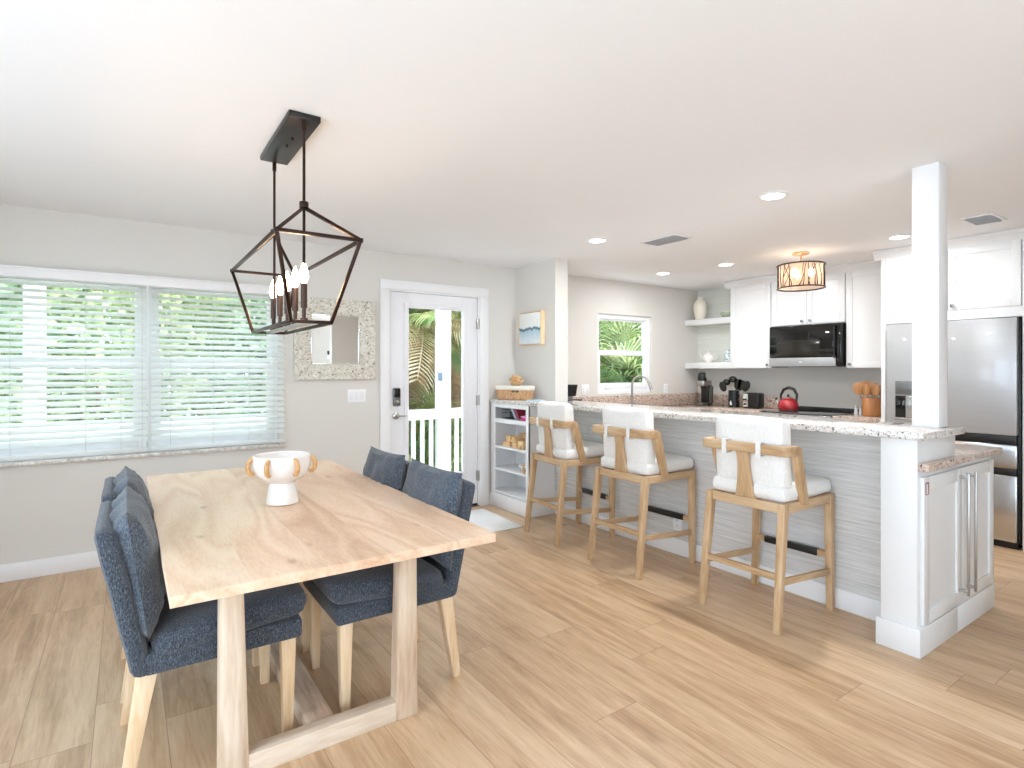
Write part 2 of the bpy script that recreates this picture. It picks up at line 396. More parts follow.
# ---------------------------------------------------------------- the room
struct('floor', MB().box(XL-.15,XR+.15,YR,D+.15,-.1,0), M_floor, 'light oak plank floor running the length of the room', 'floor')
struct('floor_rear', MB().box(XL-.15,XR+.15,-3.2,YR,-.1,0), M_floor, 'plank floor continuing behind the viewer', 'floor')
struct('ceiling', MB().box(XL-.15,XR+.15,YR,D+.15,H,H+.2), M_ceil, 'flat white ceiling over the dining area and kitchen', 'ceiling')
WIN = (-.93,1.035,.775,2.04); DOOR = (1.985,2.955,0,2.125); KWIN = (4.585,5.525,1.092,2.055)
struct('wall_back', pierced('y', XL-.15, XR+.15, 0, H, [WIN,DOOR,KWIN], D, D+.15), M_wall, 'pale greige wall with the wide window, glazed door and kitchen window', 'wall')
struct('wall_right', MB().box(XR,XR+.15,YR,D,0,H), M_wall, 'pale wall behind the kitchen cabinets and microwave', 'wall')
LW = (2.55,3.75,.88,1.92); PD = (-2.55,2.35,.03,2.40)
struct('wall_left', pierced('x', YR, D, 0, H, [LW,PD], XL-.15, XL), M_wall, 'pale wall on the left with a window', 'wall')
RW = (-.2,2.3,.35,2.25)  # rear wall opening added to let fill daylight in
_rw = pierced('y', XL-.15, 3.9, 0, H, [RW], -2.75, -2.6); _rw.box(3.28,XR,-1.35,-1.2,0,H)
struct('wall_rear', _rw, M_wall, 'pale wall behind the viewer seen in the mirror', 'wall')
struct('wall_partition', MB().box(3.402,3.557,4.21,D,0,H), M_wall, 'short pale stub wall between door and kitchen', 'wall')
struct('wall_niche', MB().box(XR-.006,XR,4.14,D,1.40,H), M_grassg, 'sage grasscloth papered wall behind the open shelves', 'wall')
struct('trim_column', MB().box(3.465,3.585,1.14,1.262,1.078,H,.004), M_trim, 'square white column standing on the bar top', 'column')
bb = MB()
for x0,x1 in ((XL,1.895),(3.06,3.085)): bb.box(x0,x1,D-.014,D,0,.115,.003)
struct('baseboard_back', bb, M_trim, 'white baseboard under the wide window', 'baseboard')
struct('baseboard_left', MB().box(XL,XL+.014,YR,D-.014,0,.115,.003), M_trim, 'white baseboard along the left wall', 'baseboard')
# door casing
tr = MB().box(1.90,1.985,D-.02,D,0,2.125,.003).box(2.955,3.057,D-.02,D,0,2.125,.003).box(1.90,3.057,D-.022,D,2.125,2.21,.003)
tr.box(1.985,2.0,D-.005,D+.15,0,2.125).box(2.94,2.955,D-.005,D+.15,0,2.125).box(2.0,2.94,D-.005,D+.15,2.11,2.125)
struct('trim_1', tr, M_trim, 'flat white casing around the glazed door', 'trim')
struct('trim_2', MB().box(-.99,1.09,D-.035,D+.04,.752,.776,.003), M_sill, 'thin marble sill under the wide window', 'sill')

# ---------------------------------------------------------------- the big window (three single-hung lights)
def window(name, label, x0, x1, z0, z1, zm, y0, fw=.055, rail=.05, bottom=.06, side=None):
    r = struct_root(name, label, 'window', ((x0+x1)/2,y0,z0))
    fr = MB().box(x0,x0+fw,y0,y0+.075,z0,z1,.004).box(x1-fw,x1,y0,y0+.075,z0,z1,.004).box(x0+fw,x1-fw,y0,y0+.075,z1-fw,z1,.004).box(x0+fw,x1-fw,y0,y0+.075,z0,z0+bottom*.5,.004)
    part('frame', fr, M_vinyl, r)
    a, b = x0+fw, x1-fw
    up = MB().box(a,b,y0+.045,y0+.07,zm-rail/2,zm+rail/2,.003).box(a,a+.018,y0+.045,y0+.07,zm+rail/2,z1-fw-.02).box(b-.018,b,y0+.045,y0+.07,zm+rail/2,z1-fw-.02).box(a,b,y0+.045,y0+.07,z1-fw-.02,z1-fw)
    s1 = part('sash', up, M_vinyl, r)
    lo = MB().box(a,b,y0+.012,y0+.04,zm-rail/2,zm+rail/2,.003).box(a,a+.03,y0+.012,y0+.04,z0+bottom+.03,zm-rail/2).box(b-.03,b,y0+.012,y0+.04,z0+bottom+.03,zm-rail/2).box(a,b,y0+.012,y0+.04,z0+bottom*.5,z0+bottom+.03,.003)
    s2 = part('sash', lo, M_vinyl, r)
    part('pane', MB().box(a+.015,b-.015,y0+.054,y0+.059,zm+rail/2-.005,z1-fw-.015), M_glass, s1)
    part('pane', MB().box(a+.025,b-.025,y0+.024,y0+.029,z0+bottom+.025,zm-rail/2+.005), M_glass, s2)
    return r, s2
window('window_1', 'left light of the wide window behind the left blind', -.93, .125, .776, 2.04, 1.42, D+.045, .055, .055, .09)
window('window_2', 'right light of the wide window behind the right blind', .13, 1.035, .776, 2.04, 1.42, D+.045, .055, .055, .09)
k, ks = window('window_3', 'small white kitchen window above the sink', 4.585, 5.525, 1.092, 2.055, 1.59, D+.035, .055, .06, .10)
part('latch', MB().box(4.75,4.84,D+.030,D+.048,1.155,1.175,.003), M_vinyl, ks)
# left wall window, only seen as a reflection in the refrigerator
r = struct_root('window_4', 'white window in the left wall', 'window', (XL-.1,3.15,.88))
fr = MB()
for y0,y1,z0,z1 in ((2.55,2.61,.88,1.92),(3.69,3.75,.88,1.92),(2.61,3.69,.88,.94),(2.61,3.69,1.86,1.92),(2.61,3.69,1.36,1.42)): fr.box(XL-.12,XL-.06,y0,y1,z0,z1,.003)
part('frame', fr, M_vinyl, r)
part('pane', MB().box(XL-.09,XL-.085,2.60,3.70,.93,1.87), M_glass, r)

pd = struct_root('window_5', 'wide sliding glass doors in the left wall behind the viewer', 'window', (XL-.08,-.2,.03))
fr = MB()
for y0,y1,z0,z1 in ((-2.55,-2.49,.03,2.40),(2.29,2.35,.03,2.40),(-2.49,2.29,.03,.09),(-2.49,2.29,2.34,2.40),(-.94,-.87,.09,2.34),(.67,.74,.09,2.34)): fr.box(XL-.11,XL-.05,y0,y1,z0,z1,.003)
part('frame', fr, M_vinyl, pd)
for y0,y1 in ((-2.49,-.94),(-.87,.67),(.74,2.29)): part('pane', MB().box(XL-.083,XL-.077,y0,y1,.09,2.34), M_glass, pd)
rw = struct_root('added_fill_window', 'wide unseen window added in the rear wall for fill daylight', 'window', (1.05,-2.68,.35))  # unseen window, added behind the viewer to brighten ceiling and room
fr = MB()
for x0,x1,z0,z1 in ((-.2,-.14,.35,2.25),(2.24,2.3,.35,2.25),(-.14,2.24,.35,.41),(-.14,2.24,2.19,2.25),(1.02,1.08,.41,2.19)): fr.box(x0,x1,-2.71,-2.65,z0,z1,.003)
part('frame', fr, M_vinyl, rw)
for x0,x1 in ((-.14,1.02),(1.08,2.24)): part('pane', MB().box(x0,x1,-2.683,-2.677,.41,2.19), M_glass, rw)
def blind(name, label, x0, x1, zt, zb, y, cords, wand, pitch=.0445, rail=True):
    t = thing(name, label, 'window blind', ((x0+x1)/2, y, zb), group='white slatted blinds on the wide window')
    part('headrail', MB().box(x0+.005,x1-.005,y-.03,y+.03,zt-.075,zt-.02,.003), M_slat, t)
    s = MB(); n = int((zt-.10-zb-.02)/pitch); a = math.radians(34); w = .0255
    zs = []
    for i in range(n):
        z = zt-.10-i*pitch; zs.append(z)
        # slightly crowned slat: the room-side edge hangs lower
        P = []
        for u in (-1,-.5,0,.5,1):
            yy = u*w; cz = .0018*(1-u*u)
            P.append((y+yy*math.cos(a)-cz*math.sin(a), z+yy*math.sin(a)+cz*math.cos(a)))
        Q = [(p[0]+.0025*math.sin(a), p[1]-.0025*math.cos(a)) for p in P]
        poly = P+Q[::-1]
        s.prism([(p[0],p[1]) for p in poly], 'x', x0+.006, x1-.006)
    part('slats', s, M_slat, t)
    part('bottom_rail', MB().box(x0+.006,x1-.006,y-.026,y+.026,zb,zb+.024,.004), M_slat, t)
    for c in cords:
        m = MB()
        for yy in (-.024,.024): m.tube([(c,y+yy,zt-.08),(c,y+yy,zb+.02)], .0011, 5)
        part('ladder_cord', m, M_cord, t)
    if wand is not None:
        part('tilt_wand', MB().tube([(wand,y-.036,zt-.07),(wand,y-.038,zb+.35)], .0035, 8), M_vinyl, t)
    return t
YB = D-.034
blind('window_blind', 'wide white slatted blind on the left light of the wide window', -.955, .138, 2.052, .795, YB, [-.62,-.23,-.03+.0,.095,-.80], .125)
blind('window_blind', 'narrower white slatted blind on the right, next to the mirror', .144, 1.075, 2.052, .795, YB, [.27,.55,.80,.985], None)
va = thing('blind_valance', 'long flat white valance across the top of both blinds', 'valance', (.06,D-.06,1.985))
part('face_board', MB().box(-.99,1.085,D-.078,D-.068,1.985,2.055,.003), M_trim, va)
part('lip', MB().box(-.99,1.09,D-.086,D-.001,2.045,2.057,.003), M_trim, va)
part('return', MB().box(1.075,1.085,D-.068,D-.001,1.985,2.046,.002), M_trim, va)
# ---------------------------------------------------------------- the glazed door
d = struct_root('door_1', 'white half-glazed entry door with keypad lock', 'door', (2.47,D+.03,0))
x0,x1,yf,yb = 2.003,2.938,D+.012,D+.056; gx0,gx1,gz0,gz1 = 2.175,2.78,.36,1.975
lf = MB().box(x0,gx0,yf,yb,.025,2.107,.002).box(gx1,x1,yf,yb,.025,2.107,.002).box(gx0,gx1,yf,yb,gz1,2.107).box(gx0,gx1,yf,yb,.025,gz0)
part('leaf', lf, M_door, d)
lt = MB()
for a0,a1,z0,z1 in ((gx0-.035,gx0+.012,gz0-.035,gz1+.035),(gx1-.012,gx1+.035,gz0-.035,gz1+.035),(gx0+.012,gx1-.012,gz1-.012,gz1+.035),(gx0+.012,gx1-.012,gz0-.035,gz0+.012)):
    lt.box(a0,a1,yf-.012,yf+.004,z0,z1,.005)
part('lite_frame', lt, M_door, d)
part('pane', MB().box(gx0,gx1,yf+.018,yf+.024,gz0,gz1), M_glass, d)
for z in (1.845,1.075,.31):
    part('hinge', MB().box(2.925,2.955,D-.010,D+.014,z-.05,z+.05,.002).tube([(2.941,D-.008,z-.052),(2.941,D-.008,z+.052)], .007, 10), M_nickel, d)
hd = part('lever_handle', MB().lathe([(0,0),(.034,0),(.034,-.008),(.03,-.014),(.014,-.018),(.012,-.05),(0,-.05)], (2.06,yf,.955), 24, axis='y').tube([(2.06,yf-.045,.955),(2.09,yf-.05,.958),(2.15,yf-.048,.955)], [.011,.009,.006], 10), M_nickel, d, 'brushed nickel lever handle')
kp = part('keypad_lock', MB().box(2.025,2.10,yf-.028,yf,1.045,1.215,.018,4,True), M_steeld, d, 'black and steel keypad lock')
part('keypad_screen', MB().box(2.031,2.094,yf-.032,yf-.02,1.125,1.208,.012,3), M_blackg, kp)
part('turn_knob', MB().lathe([(.0,-.042),(.013,-.04),(.016,-.03),(.016,-.02)], (2.062,yf,1.085), 16, axis='y').box(2.045,2.079,yf-.05,yf-.038,1.080,1.09,.002), M_nickel, kp)
part('sweep', MB().box(x0,x1,yf-.004,yb,.008,.03), M_black, d, 'black rubber door sweep')
struct('door_sill', MB().box(1.985,2.955,D-.005,D+.15,0,.012,.002), M_steeld, 'low metal threshold under the glazed door', 'threshold')

# ---------------------------------------------------------------- kitchen cabinets
def shaker(mb, axis, face, a0, a1, z0, z1, out, st=.058, th=.02):
    """five-piece door; face = coordinate of its front plane, out = -1 (front faces the negative way)"""
    b = face - out*th
    def bx(u0,u1,w0,w1,f0,f1,bev=.0015):
        lo, hi = min(f0,f1), max(f0,f1)
        if axis == 'x': mb.box(lo,hi,u0,u1,w0,w1,bev)
        else: mb.box(u0,u1,lo,hi,w0,w1,bev)
    bx(a0,a0+st,z0,z1,face,b); bx(a1-st,a1,z0,z1,face,b); bx(a0+st,a1-st,z1-st,z1,face,b); bx(a0+st,a1-st,z0,z0+st,face,b)
    bx(a0+st,a1-st,z0+st,z1-st,face-out*.009,b,0)
    return mb
def knob(x, y, z): return MB().box(x-.024,x-.012,y-.013,y+.013,z-.013,z+.013,.002).tube([(x-.014,y,z),(x+.002,y,z)], .006, 8)
XF = 6.07
def upper(label, y0, y1, z0, doors, x=XF, depth_to=XR, zt=2.385):
    t = thing('wall_cabinet', label, 'kitchen cabinet', ((x+depth_to)/2,(y0+y1)/2,z0))
    part('body', MB().box(x+.021,depth_to,y0,y1,z0,zt), M_cab, t)
    for a0,a1,ky,kz in doors:
        dm = part('door', shaker(MB(),'x',x,a0,a1,z0+.004,zt-.006,-1), M_cab, t)
        part('knob', knob(x,ky,kz), M_steeld, dm)
    return t
upper('tall white wall cabinet between the open shelves and the microwave', 3.605, 4.14, 1.40, [(3.612,4.125,3.645,1.44)])
upper('short two-door white wall cabinet above the microwave', 2.80, 3.603, 1.872, [(2.806,3.199,3.155,1.915),(3.203,3.597,3.247,1.915)])
upper('tall white wall cabinet between the microwave and the refrigerator surround', 2.292, 2.798, 1.40, [(2.40,2.792,2.755,1.44)])
fs = thing('refrigerator_surround', 'deep white cabinet and side panels framing the refrigerator', 'kitchen cabinet', (6.0,1.78,0))
XS = 5.625
part('side_panel', MB().box(XS+.005,XR,2.255,2.291,0,2.385,.002), M_cab, fs); part('side_panel', MB().box(XS+.005,XR,1.25,1.318,0,2.385,.002), M_cab, fs)
part('body', MB().box(XS+.022,XR,1.318,2.255,1.83,2.385), M_cab, fs)
part('face_rail', MB().box(XS+.006,XS+.022,1.318,2.255,1.792,1.875,.001), M_cab, fs)
for a0,a1,ky in ((1.325,1.787,1.755),(1.791,2.25,1.825)):
    dm = part('door', shaker(MB(),'x',XS,a0,a1,1.875,2.378,-1), M_cab, fs); part('knob', knob(XS,ky,1.91), M_steeld, dm)
def crown(x, y0, y1, retl=None, retr=None):
    prof = [(0,2.375),(-.012,2.375),(-.016,2.39),(-.045,2.425),(-.052,2.43),(-.055,2.458),(.0,2.458)]
    mb = MB().prism([(x+.02+a,z) for a,z in prof], 'y', y0, y1)
    mb.box(x+.02,x+.06,y0+.0,y1,2.375,2.458)
    if retl: mb.prism([(y1-.055-a,z) for a,z in prof], 'x', x+.02, retl)
    return mb
struct('trim_3', crown(XF, 2.292, 4.195, XR), M_cab, 'white crown moulding over the kitchen wall cabinets', 'crown moulding')
struct('trim_4', crown(XS, 1.25, 2.346, XF+.03), M_cab, 'white crown moulding over the refrigerator surround', 'crown moulding')
for lab,z0,z1 in (('upper of the two thick white floating shelves, holding the cream vase',1.968,2.043),('lower of the two thick white floating shelves, holding the teapot',1.40,1.478)):
    single('floating_shelf', MB().box(6.17,XR-.007,4.142,D-.001,z0,z1,.003), M_cab, lab, 'shelf', 'open shelves beside the cabinets')
# base cabinets
def base_cab(label, axis, face, a0, a1, back, doors, z1=.883):
    c = (face+back)/2
    t = thing('base_cabinet', label, 'kitchen cabinet', (c,(a0+a1)/2,0) if axis == 'x' else ((a0+a1)/2,c,0))
    s = 1 if back > face else -1
    def bx(f0,f1,z0,zz):
        return MB().box(min(f0,f1),max(f0,f1),a0,a1,z0,zz) if axis == 'x' else MB().box(a0,a1,min(f0,f1),max(f0,f1),z0,zz)
    part('body', bx(face+s*.021,back,.10,z1), M_cab, t); part('toe_kick', bx(face+s*.08,back,0,.10), M_cab, t)
    for p0,p1 in doors:
        dm = part('door', shaker(MB(),axis,face,p0,p1,.115,z1-.01,-s), M_cab, t)
        kk = knob(face, p1-.04, z1-.06) if axis == 'x' else MB().box(p1-.05,p1-.03,face-.022*s,face-.010*s,z1-.08,z1-.055,.002)
        part('knob', kk, M_steeld, dm)
    return t
base_cab('white base cabinet below the toaster and coffee machine','x',5.86,3.59,4.25,XR-.001,[(3.595,3.918),(3.922,4.245)])
base_cab('narrow white base cabinet between the range and the refrigerator','x',5.86,2.293,2.812,XR-.001,[(2.30,2.805)])
base_cab('white sink base cabinet under the kitchen window','y',4.28,4.3,5.80,D-.001,[(4.305,4.82),(4.825,5.335),(5.34,5.795)])
ct = thing('kitchen_countertop','beige granite worktop along the kitchen window and shelf wall','countertop',(5.4,4.6,.885))
part('slab', MB().prism([(3.56,4.26),(5.83,4.26),(5.83,3.585),(XR-.001,3.585),(XR-.001,D-.001),(3.56,D-.001)],'z',.885,.92,.004), M_gran, ct)
part('backsplash', MB().box(3.56,XR-.001,D-.022,D-.001,.92,1.07,.003).box(XR-.022,XR-.001,3.60,D-.022,.92,1.06,.003), M_gran, ct)
single('countertop_end', MB().box(5.83,XR-.001,2.293,2.815,.885,.92,.004), M_gran, 'short granite worktop under the spoon crock beside the refrigerator', 'countertop')

# ---------------------------------------------------------------- range, microwave, refrigerator
rg = thing('range','slide-in range with a black glass cooktop below the microwave','cooker',(6.1,3.2,0))
part('body', MB().box(5.85,6.43,2.822,3.578,.0,.915,.003), M_steel, rg)
part('oven_door', MB().box(5.825,5.85,2.835,3.565,.2,.76,.004), M_blackg, rg)
part('control_panel', MB().box(5.815,5.85,2.822,3.578,.79,.912,.004), M_steel, rg)
part('cooktop', MB().box(5.81,6.41,2.822,3.578,.915,.927,.003), plain('grey_sheen_glass','#55565a',.05,.3,coat=.5), rg, 'glossy glass cooktop')
part('back_rail', MB().box(6.40,6.447,2.822,3.578,.915,.965,.004), M_black, rg, 'black vent rail at the back')
part('handle', MB().tube([(5.785,2.9,.72),(5.785,3.5,.72)], .011, 10).tube([(5.785,2.93,.72),(5.83,2.93,.72)], .008, 8).tube([(5.785,3.47,.72),(5.83,3.47,.72)], .008, 8), M_nickel, rg)
mw = thing('microwave','black glass microwave over the range with a silver lower band','microwave',(6.22,3.19,1.415))
part('body', MB().box(6.04,XR-.001,2.815,3.59,1.415,1.866,.003), M_black, mw)
part('door', MB().box(6.012,6.038,2.87,3.588,1.515,1.864,.004), M_blackg, mw, 'black glass door')
part('control_strip', MB().box(6.012,6.038,2.818,2.866,1.43,1.864,.004), M_blackg, mw)
wd = part('viewing_window', MB().box(6.0105,6.014,3.03,3.50,1.54,1.70,.0005), plain('dark_mesh_window','#26241f',.12), mw, 'dark see-through screen')
lb = part('lower_band', MB().box(6.008,6.04,2.868,3.588,1.418,1.512,.004), plain('satin_steel_band','#a9aaac',.45,.5), mw, 'silver lower band')
part('badge', MB().box(6.006,6.0085,3.215,3.245,1.462,1.470), M_vinyl, lb)
part('door_handle', MB().tube([(5.994,2.874,1.50),(5.994,2.874,1.84)], .007, 10).box(5.994,6.014,2.870,2.878,1.52,1.53).box(5.994,6.014,2.870,2.878,1.81,1.82), M_black, mw)
def fridge_mat():
    m, nt, b, _ = newmat('refrigerator_steel')
    n = nd(nt,'ShaderNodeTexNoise'); n.inputs['Scale'].default_value = 120; n.inputs['Detail'].default_value = 3
    nt.links.new(coords(nt,(1,.02,1)), n.inputs['Vector'])
    nt.links.new(ramp(nt, n.outputs['Fac'], [(.3,lin('#b3b4b6')),(.7,lin('#b9babc'))]), b.inputs['Base Color'])
    b.inputs['Metallic'].default_value = .45; b.inputs['Roughness'].default_value = .38; b.inputs['Coat Weight'].default_value = .6; b.inputs['Coat Roughness'].default_value = .02; return m
M_fr = fridge_mat()
rf = thing('refrigerator','stainless french-door refrigerator with water dispenser at right edge','refrigerator',(6.0,1.785,0))
XD = 5.60
part('body', MB().box(XD+.065,XR-.03,1.335,2.24,.03,1.79,.004), M_black, rf)
part('door', MB().box(XD,XD+.06,1.792,2.238,.875,1.785,.006), M_fr, rf)
rd = part('door', MB().box(XD,XD+.06,1.345,1.786,.875,1.785,.006), M_fr, rf)
for z0,z1 in ((.62,.80),(.055,.565)):
    part('drawer', MB().box(XD,XD+.06,1.345,2.238,z0,z1+.0,.006), M_steel, rf)
part('drawer_grip', MB().box(XD+.012,XD+.06,1.35,2.235,.802,.873,.003), M_black, rf); part('drawer_grip', MB().box(XD+.012,XD+.06,1.35,2.235,.567,.618,.003), M_black, rf)
dp = part('dispenser', MB().box(XD-.006,XD+.004,1.99,2.165,1.165,1.285,.003), M_steeld, rf, 'grey water dispenser panel')
part('dispenser_recess', MB().box(XD-.004,XD+.004,2.085,2.165,.965,1.155,.002), M_blackg, dp); part('dispenser_tray', MB().box(XD-.009,XD+.004,1.99,2.165,.945,.963,.002).box(XD-.005,XD+.004,1.99,2.08,.965,1.155,.002), M_steel, dp)
part('foot_grille', MB().box(XD+.04,XD+.07,1.345,2.235,0,.05), M_black, rf)

# ---------------------------------------------------------------- peninsula
ZB = 1.043
pn = thing('kitchen_peninsula','breakfast bar front papered in grey grasscloth with a white end post','peninsula',(3.4,2.7,0))
part('papered_panel', MB().box(3.405,3.52,1.279,4.207,0,ZB), M_grass, pn, 'grey grasscloth papered panel')
part('end_post', MB().box(3.135,3.62,1.118,1.278,0,ZB,.003), M_cab, pn)
part('baseboard', MB().box(3.392,3.405,1.297,4.206,0,.115,.003), M_trim, pn)
part('plinth', MB().box(3.118,3.60,1.100,1.295,0,.137,.004), M_cab, pn)
cb = thing('base_cabinet','white two-door cabinet on the end of the peninsula with long bar pulls','kitchen cabinet',(3.9,2.6,0))
part('body', MB().box(3.62,4.165,1.121,4.15,.02,.893), M_cab, cb)
part('plinth', MB().box(3.60,4.175,1.1005,1.2,0,.137,.004), M_cab, cb)
for a0,a1,hx in ((3.163,3.655,3.62),(3.66,4.155,3.725)):
    dm = part('door', shaker(MB(),'y',1.10,a0,a1,.145,.86,-1,.065,.018), M_cab, cb)
    part('bar_pull', MB().box(hx-.006,hx+.006,1.055,1.067,.20,.84,.002).box(hx-.006,hx+.006,1.062,1.10,.215,.23,.001).box(hx-.006,hx+.006,1.062,1.10,.81,.825,.001), M_nickel, dm, 'long square nickel bar pull')
    if a0 < 3.3:
        part('tag', MB().box(a0+.014,a0+.055,1.0985,1.1002,.775,.835), plain('dark_red_tag','#8d4a48',.5), dm, 'small red and white tag')
        part('tag_label', MB().box(a0+.024,a0+.04,1.0975,1.099,.78,.828), M_vinyl, dm)
single('bar_counter', MB().prism([(3.112,1.085),(3.655,1.085),(3.655,4.209),(3.112,4.209)],'z',ZB,1.078,.004), M_bar, 'long speckled granite bar top on the peninsula', 'countertop')
single('peninsula_countertop', MB().prism([(3.135,1.07),(4.20,1.07),(4.20,4.25),(3.63,4.25),(3.63,1.1175),(3.135,1.1175)],'z',.895,.93,.004), M_gran, 'lower granite worktop on the kitchen side of the peninsula', 'countertop')

# ---------------------------------------------------------------- bookcase
bc = thing('bookcase','white open bookcase with marble top between door and bar','bookcase',(3.25,4.55,0))
X0,X1,Y0,Y1 = 3.085,3.400,4.215,4.868
part('side_panel', MB().box(X0+.003,X1,Y0,Y0+.02,0,1.047), M_shelf, bc); part('side_panel', MB().box(X0+.003,X1,Y1-.02,Y1,0,1.047), M_shelf, bc)
part('back_panel', MB().box(X1-.012,X1,Y0+.02,Y1-.02,.13,1.047), M_shelf, bc)
part('face_frame', MB().box(X0,X0+.02,Y0,Y0+.045,.14,1.047,.002).box(X0,X0+.02,Y1-.075,Y1,.14,1.047,.002).box(X0,X0+.02,Y0+.045,Y1-.075,1.005,1.047,.002), M_shelf, bc)
part('plinth', MB().box(X0-.008,X1,Y0-.008,Y1,0,.14,.003), M_shelf, bc)
for z0,z1 in ((.148,.166),(.374,.394),(.596,.617),(.852,.893)):
    part('shelf', MB().box(X0+.003,X1-.012,Y0+.02,Y1-.02,z0,z1,.002), M_shelf, bc)
part('marble_top', MB().box(X0-.015,X1,Y0-.004,Y1+.01,1.049,1.082,.004), M_bar, bc, 'pale marble top')
# ---------------------------------------------------------------- dining table
TB = thing('dining_table','long pale oak dining table with trapezoid leg frames','dining table',(.615,2.85,0))
tx0,tx1,ty0,ty1,tz = .098,1.155,1.787,3.912,.76
NB = 5; top = MB()
for i in range(NB):
    a = tx0+(tx1-tx0)*i/NB; b_ = tx0+(tx1-tx0)*(i+1)/NB
    top.box(a,b_,ty0,ty1,tz-.031,tz,.0006,1)
def tabletop_mat():
    """glued-up oak boards along y, each with its own figure, and a few knots"""
    m, nt, b, _ = newmat('pale_oak_boards')
    tc = nd(nt,'ShaderNodeTexCoord'); sp = nd(nt,'ShaderNodeSeparateXYZ'); nt.links.new(tc.outputs['Object'], sp.inputs[0])
    def M(op, a, c=None):
        n = nd(nt,'ShaderNodeMath', operation=op)
        for i, q in enumerate((a,c)):
            if q is None: continue
            if isinstance(q,(int,float)): n.inputs[i].default_value = q
            else: nt.links.new(q, n.inputs[i])
        return n.outputs[0]
    i = M('FLOOR', M('DIVIDE', M('ADD', sp.outputs[0], .517), (tx1-tx0)/NB))
    wn = nd(nt,'ShaderNodeTexWhiteNoise', noise_dimensions='1D'); nt.links.new(M('ADD', i, 3.3), wn.inputs['W'])
    cv = nd(nt,'ShaderNodeCombineXYZ'); nt.links.new(M('ADD', sp.outputs[0], M('MULTIPLY', wn.outputs['Value'], 31.)), cv.inputs[0]); nt.links.new(M('MULTIPLY', sp.outputs[1], .16), cv.inputs[1]); nt.links.new(M('MULTIPLY', sp.outputs[2], 1.0), cv.inputs[2])
    n1 = nd(nt,'ShaderNodeTexNoise'); n1.inputs['Scale'].default_value = 4.5; n1.inputs['Detail'].default_value = 1.5; n1.inputs['Distortion'].default_value = .4
    n2 = nd(nt,'ShaderNodeTexNoise'); n2.inputs['Scale'].default_value = 120; n2.inputs['Detail'].default_value = 4
    for n in (n1,n2): nt.links.new(cv.outputs[0], n.inputs['Vector'])
    rings = M('PINGPONG', M('MULTIPLY', n1.outputs['Fac'], 14.), 1.)
    t = M('ADD', M('ADD', M('MULTIPLY', rings, .28), M('MULTIPLY', n2.outputs['Fac'], .5)), M('MULTIPLY', wn.outputs['Value'], .26))
    c = ramp(nt, t, [(.28,lin('#cfa786')),(.45,lin('#dcb898')),(.6,lin('#e6c6a8')),(.78,lin('#eed4ba'))])
    vo = nd(nt,'ShaderNodeTexVoronoi'); vo.inputs['Scale'].default_value = 3.4
    kv = nd(nt,'ShaderNodeMapping'); kv.inputs['Scale'].default_value = (1.6,.75,0); nt.links.new(tc.outputs['Object'], kv.inputs[0]); nt.links.new(kv.outputs[0], vo.inputs['Vector'])
    k = ramp(nt, vo.outputs['Distance'], [(.02,(1,1,1,1)),(.11,(0,0,0,1))])
    mx = nd(nt,'ShaderNodeMix', data_type='RGBA'); nt.links.new(M('MULTIPLY', k, .55), mx.inputs[0]); nt.links.new(c, mx.inputs[6]); mx.inputs[7].default_value = lin('#9a6a48')
    nt.links.new(mx.outputs[2], b.inputs['Base Color']); b.inputs['Roughness'].default_value = .33; b.inputs['Specular IOR Level'].default_value = .5
    bump(nt, b, t, .12, .001); return m
part('tabletop', top, tabletop_mat(), TB)
for ya in (2.07,3.566):
    yb2 = ya+.064
    lf = MB().prism([(.252,0),(.345,0),(.325,tz-.031),(.256,tz-.031)],'y',ya,yb2,.003)
    part('leg', lf, M_oakleg, TB)
    part('leg', MB().prism([(.872,0),(.965,0),(.960,tz-.031),(.890,tz-.031)],'y',ya,yb2,.003), M_oakleg, TB)
    part('foot_rail', MB().box(.343,.874,ya+.001,yb2-.001,0,.075,.003), M_oakrail, TB)
part('stretcher', MB().box(.555,.655,2.13,3.57,.0,.062,.003), M_oakrun, TB)

# ---------------------------------------------------------------- dining chairs (local: faces +x, rear lower edge at x = 0)
def make_chair():
    t = thing('dining_chair','','dining chair',(0,0,0),0,'blue-grey dining chairs around the oak table',local=True)
    part('seat_frame', MB().soft(.03,.535,-.262,.262,.372,.448,.016,(.0,.0,.0),8), M_blue, t)
    part('seat_cushion', MB().soft(.06,.552,-.264,.264,.432,.526,.034,(.012,.006,.014),12,.004,3,Matrix(((1,0,0,0),(0,1,0,0),(.10,0,1,-.030),(0,0,0,1)))), M_blue, t)
    # raked upholstered back
    sh = Matrix(((1,0,-.21,0),(0,1,0,0),(0,0,1,0),(0,0,0,1)))
    back = MB().soft(0,.06,-.265,.265,0,.498,.024,(.004,.0,.004),12,.002,5,Matrix.Translation((0,0,.372)) @ sh)
    part('backrest', back, M_blue, t)
    for s in (-1,1):
        y = s*.213
        part('leg', MB().hexa([(.472,y-.017,0),(.506,y-.017,0),(.506,y+.017,0),(.472,y+.017,0),(.463,y-.026,.375),(.515,y-.026,.375),(.515,y+.026,.375),(.463,y+.026,.375)],.003), M_ash, t)
        part('leg', MB().hexa([(-.035,y-.017,0),(.0,y-.017,0),(.0,y+.017,0),(-.035,y+.017,0),(.012,y-.026,.375),(.072,y-.026,.375),(.072,y+.026,.375),(.012,y+.026,.375)],.003), M_ash, t)
    return t
CH = make_chair()
chairs = [(.015,2.45,0,'blue-grey dining chair on the window side of the table, nearest the viewer'),
          (.015,3.055,0,'blue-grey dining chair on the window side, farther along and mostly hidden'),
          (1.212,2.45,PI,'blue-grey dining chair on the kitchen side of the table, nearer the viewer'),
          (1.212,3.055,PI,'blue-grey dining chair on the kitchen side, farther toward the glazed door')]
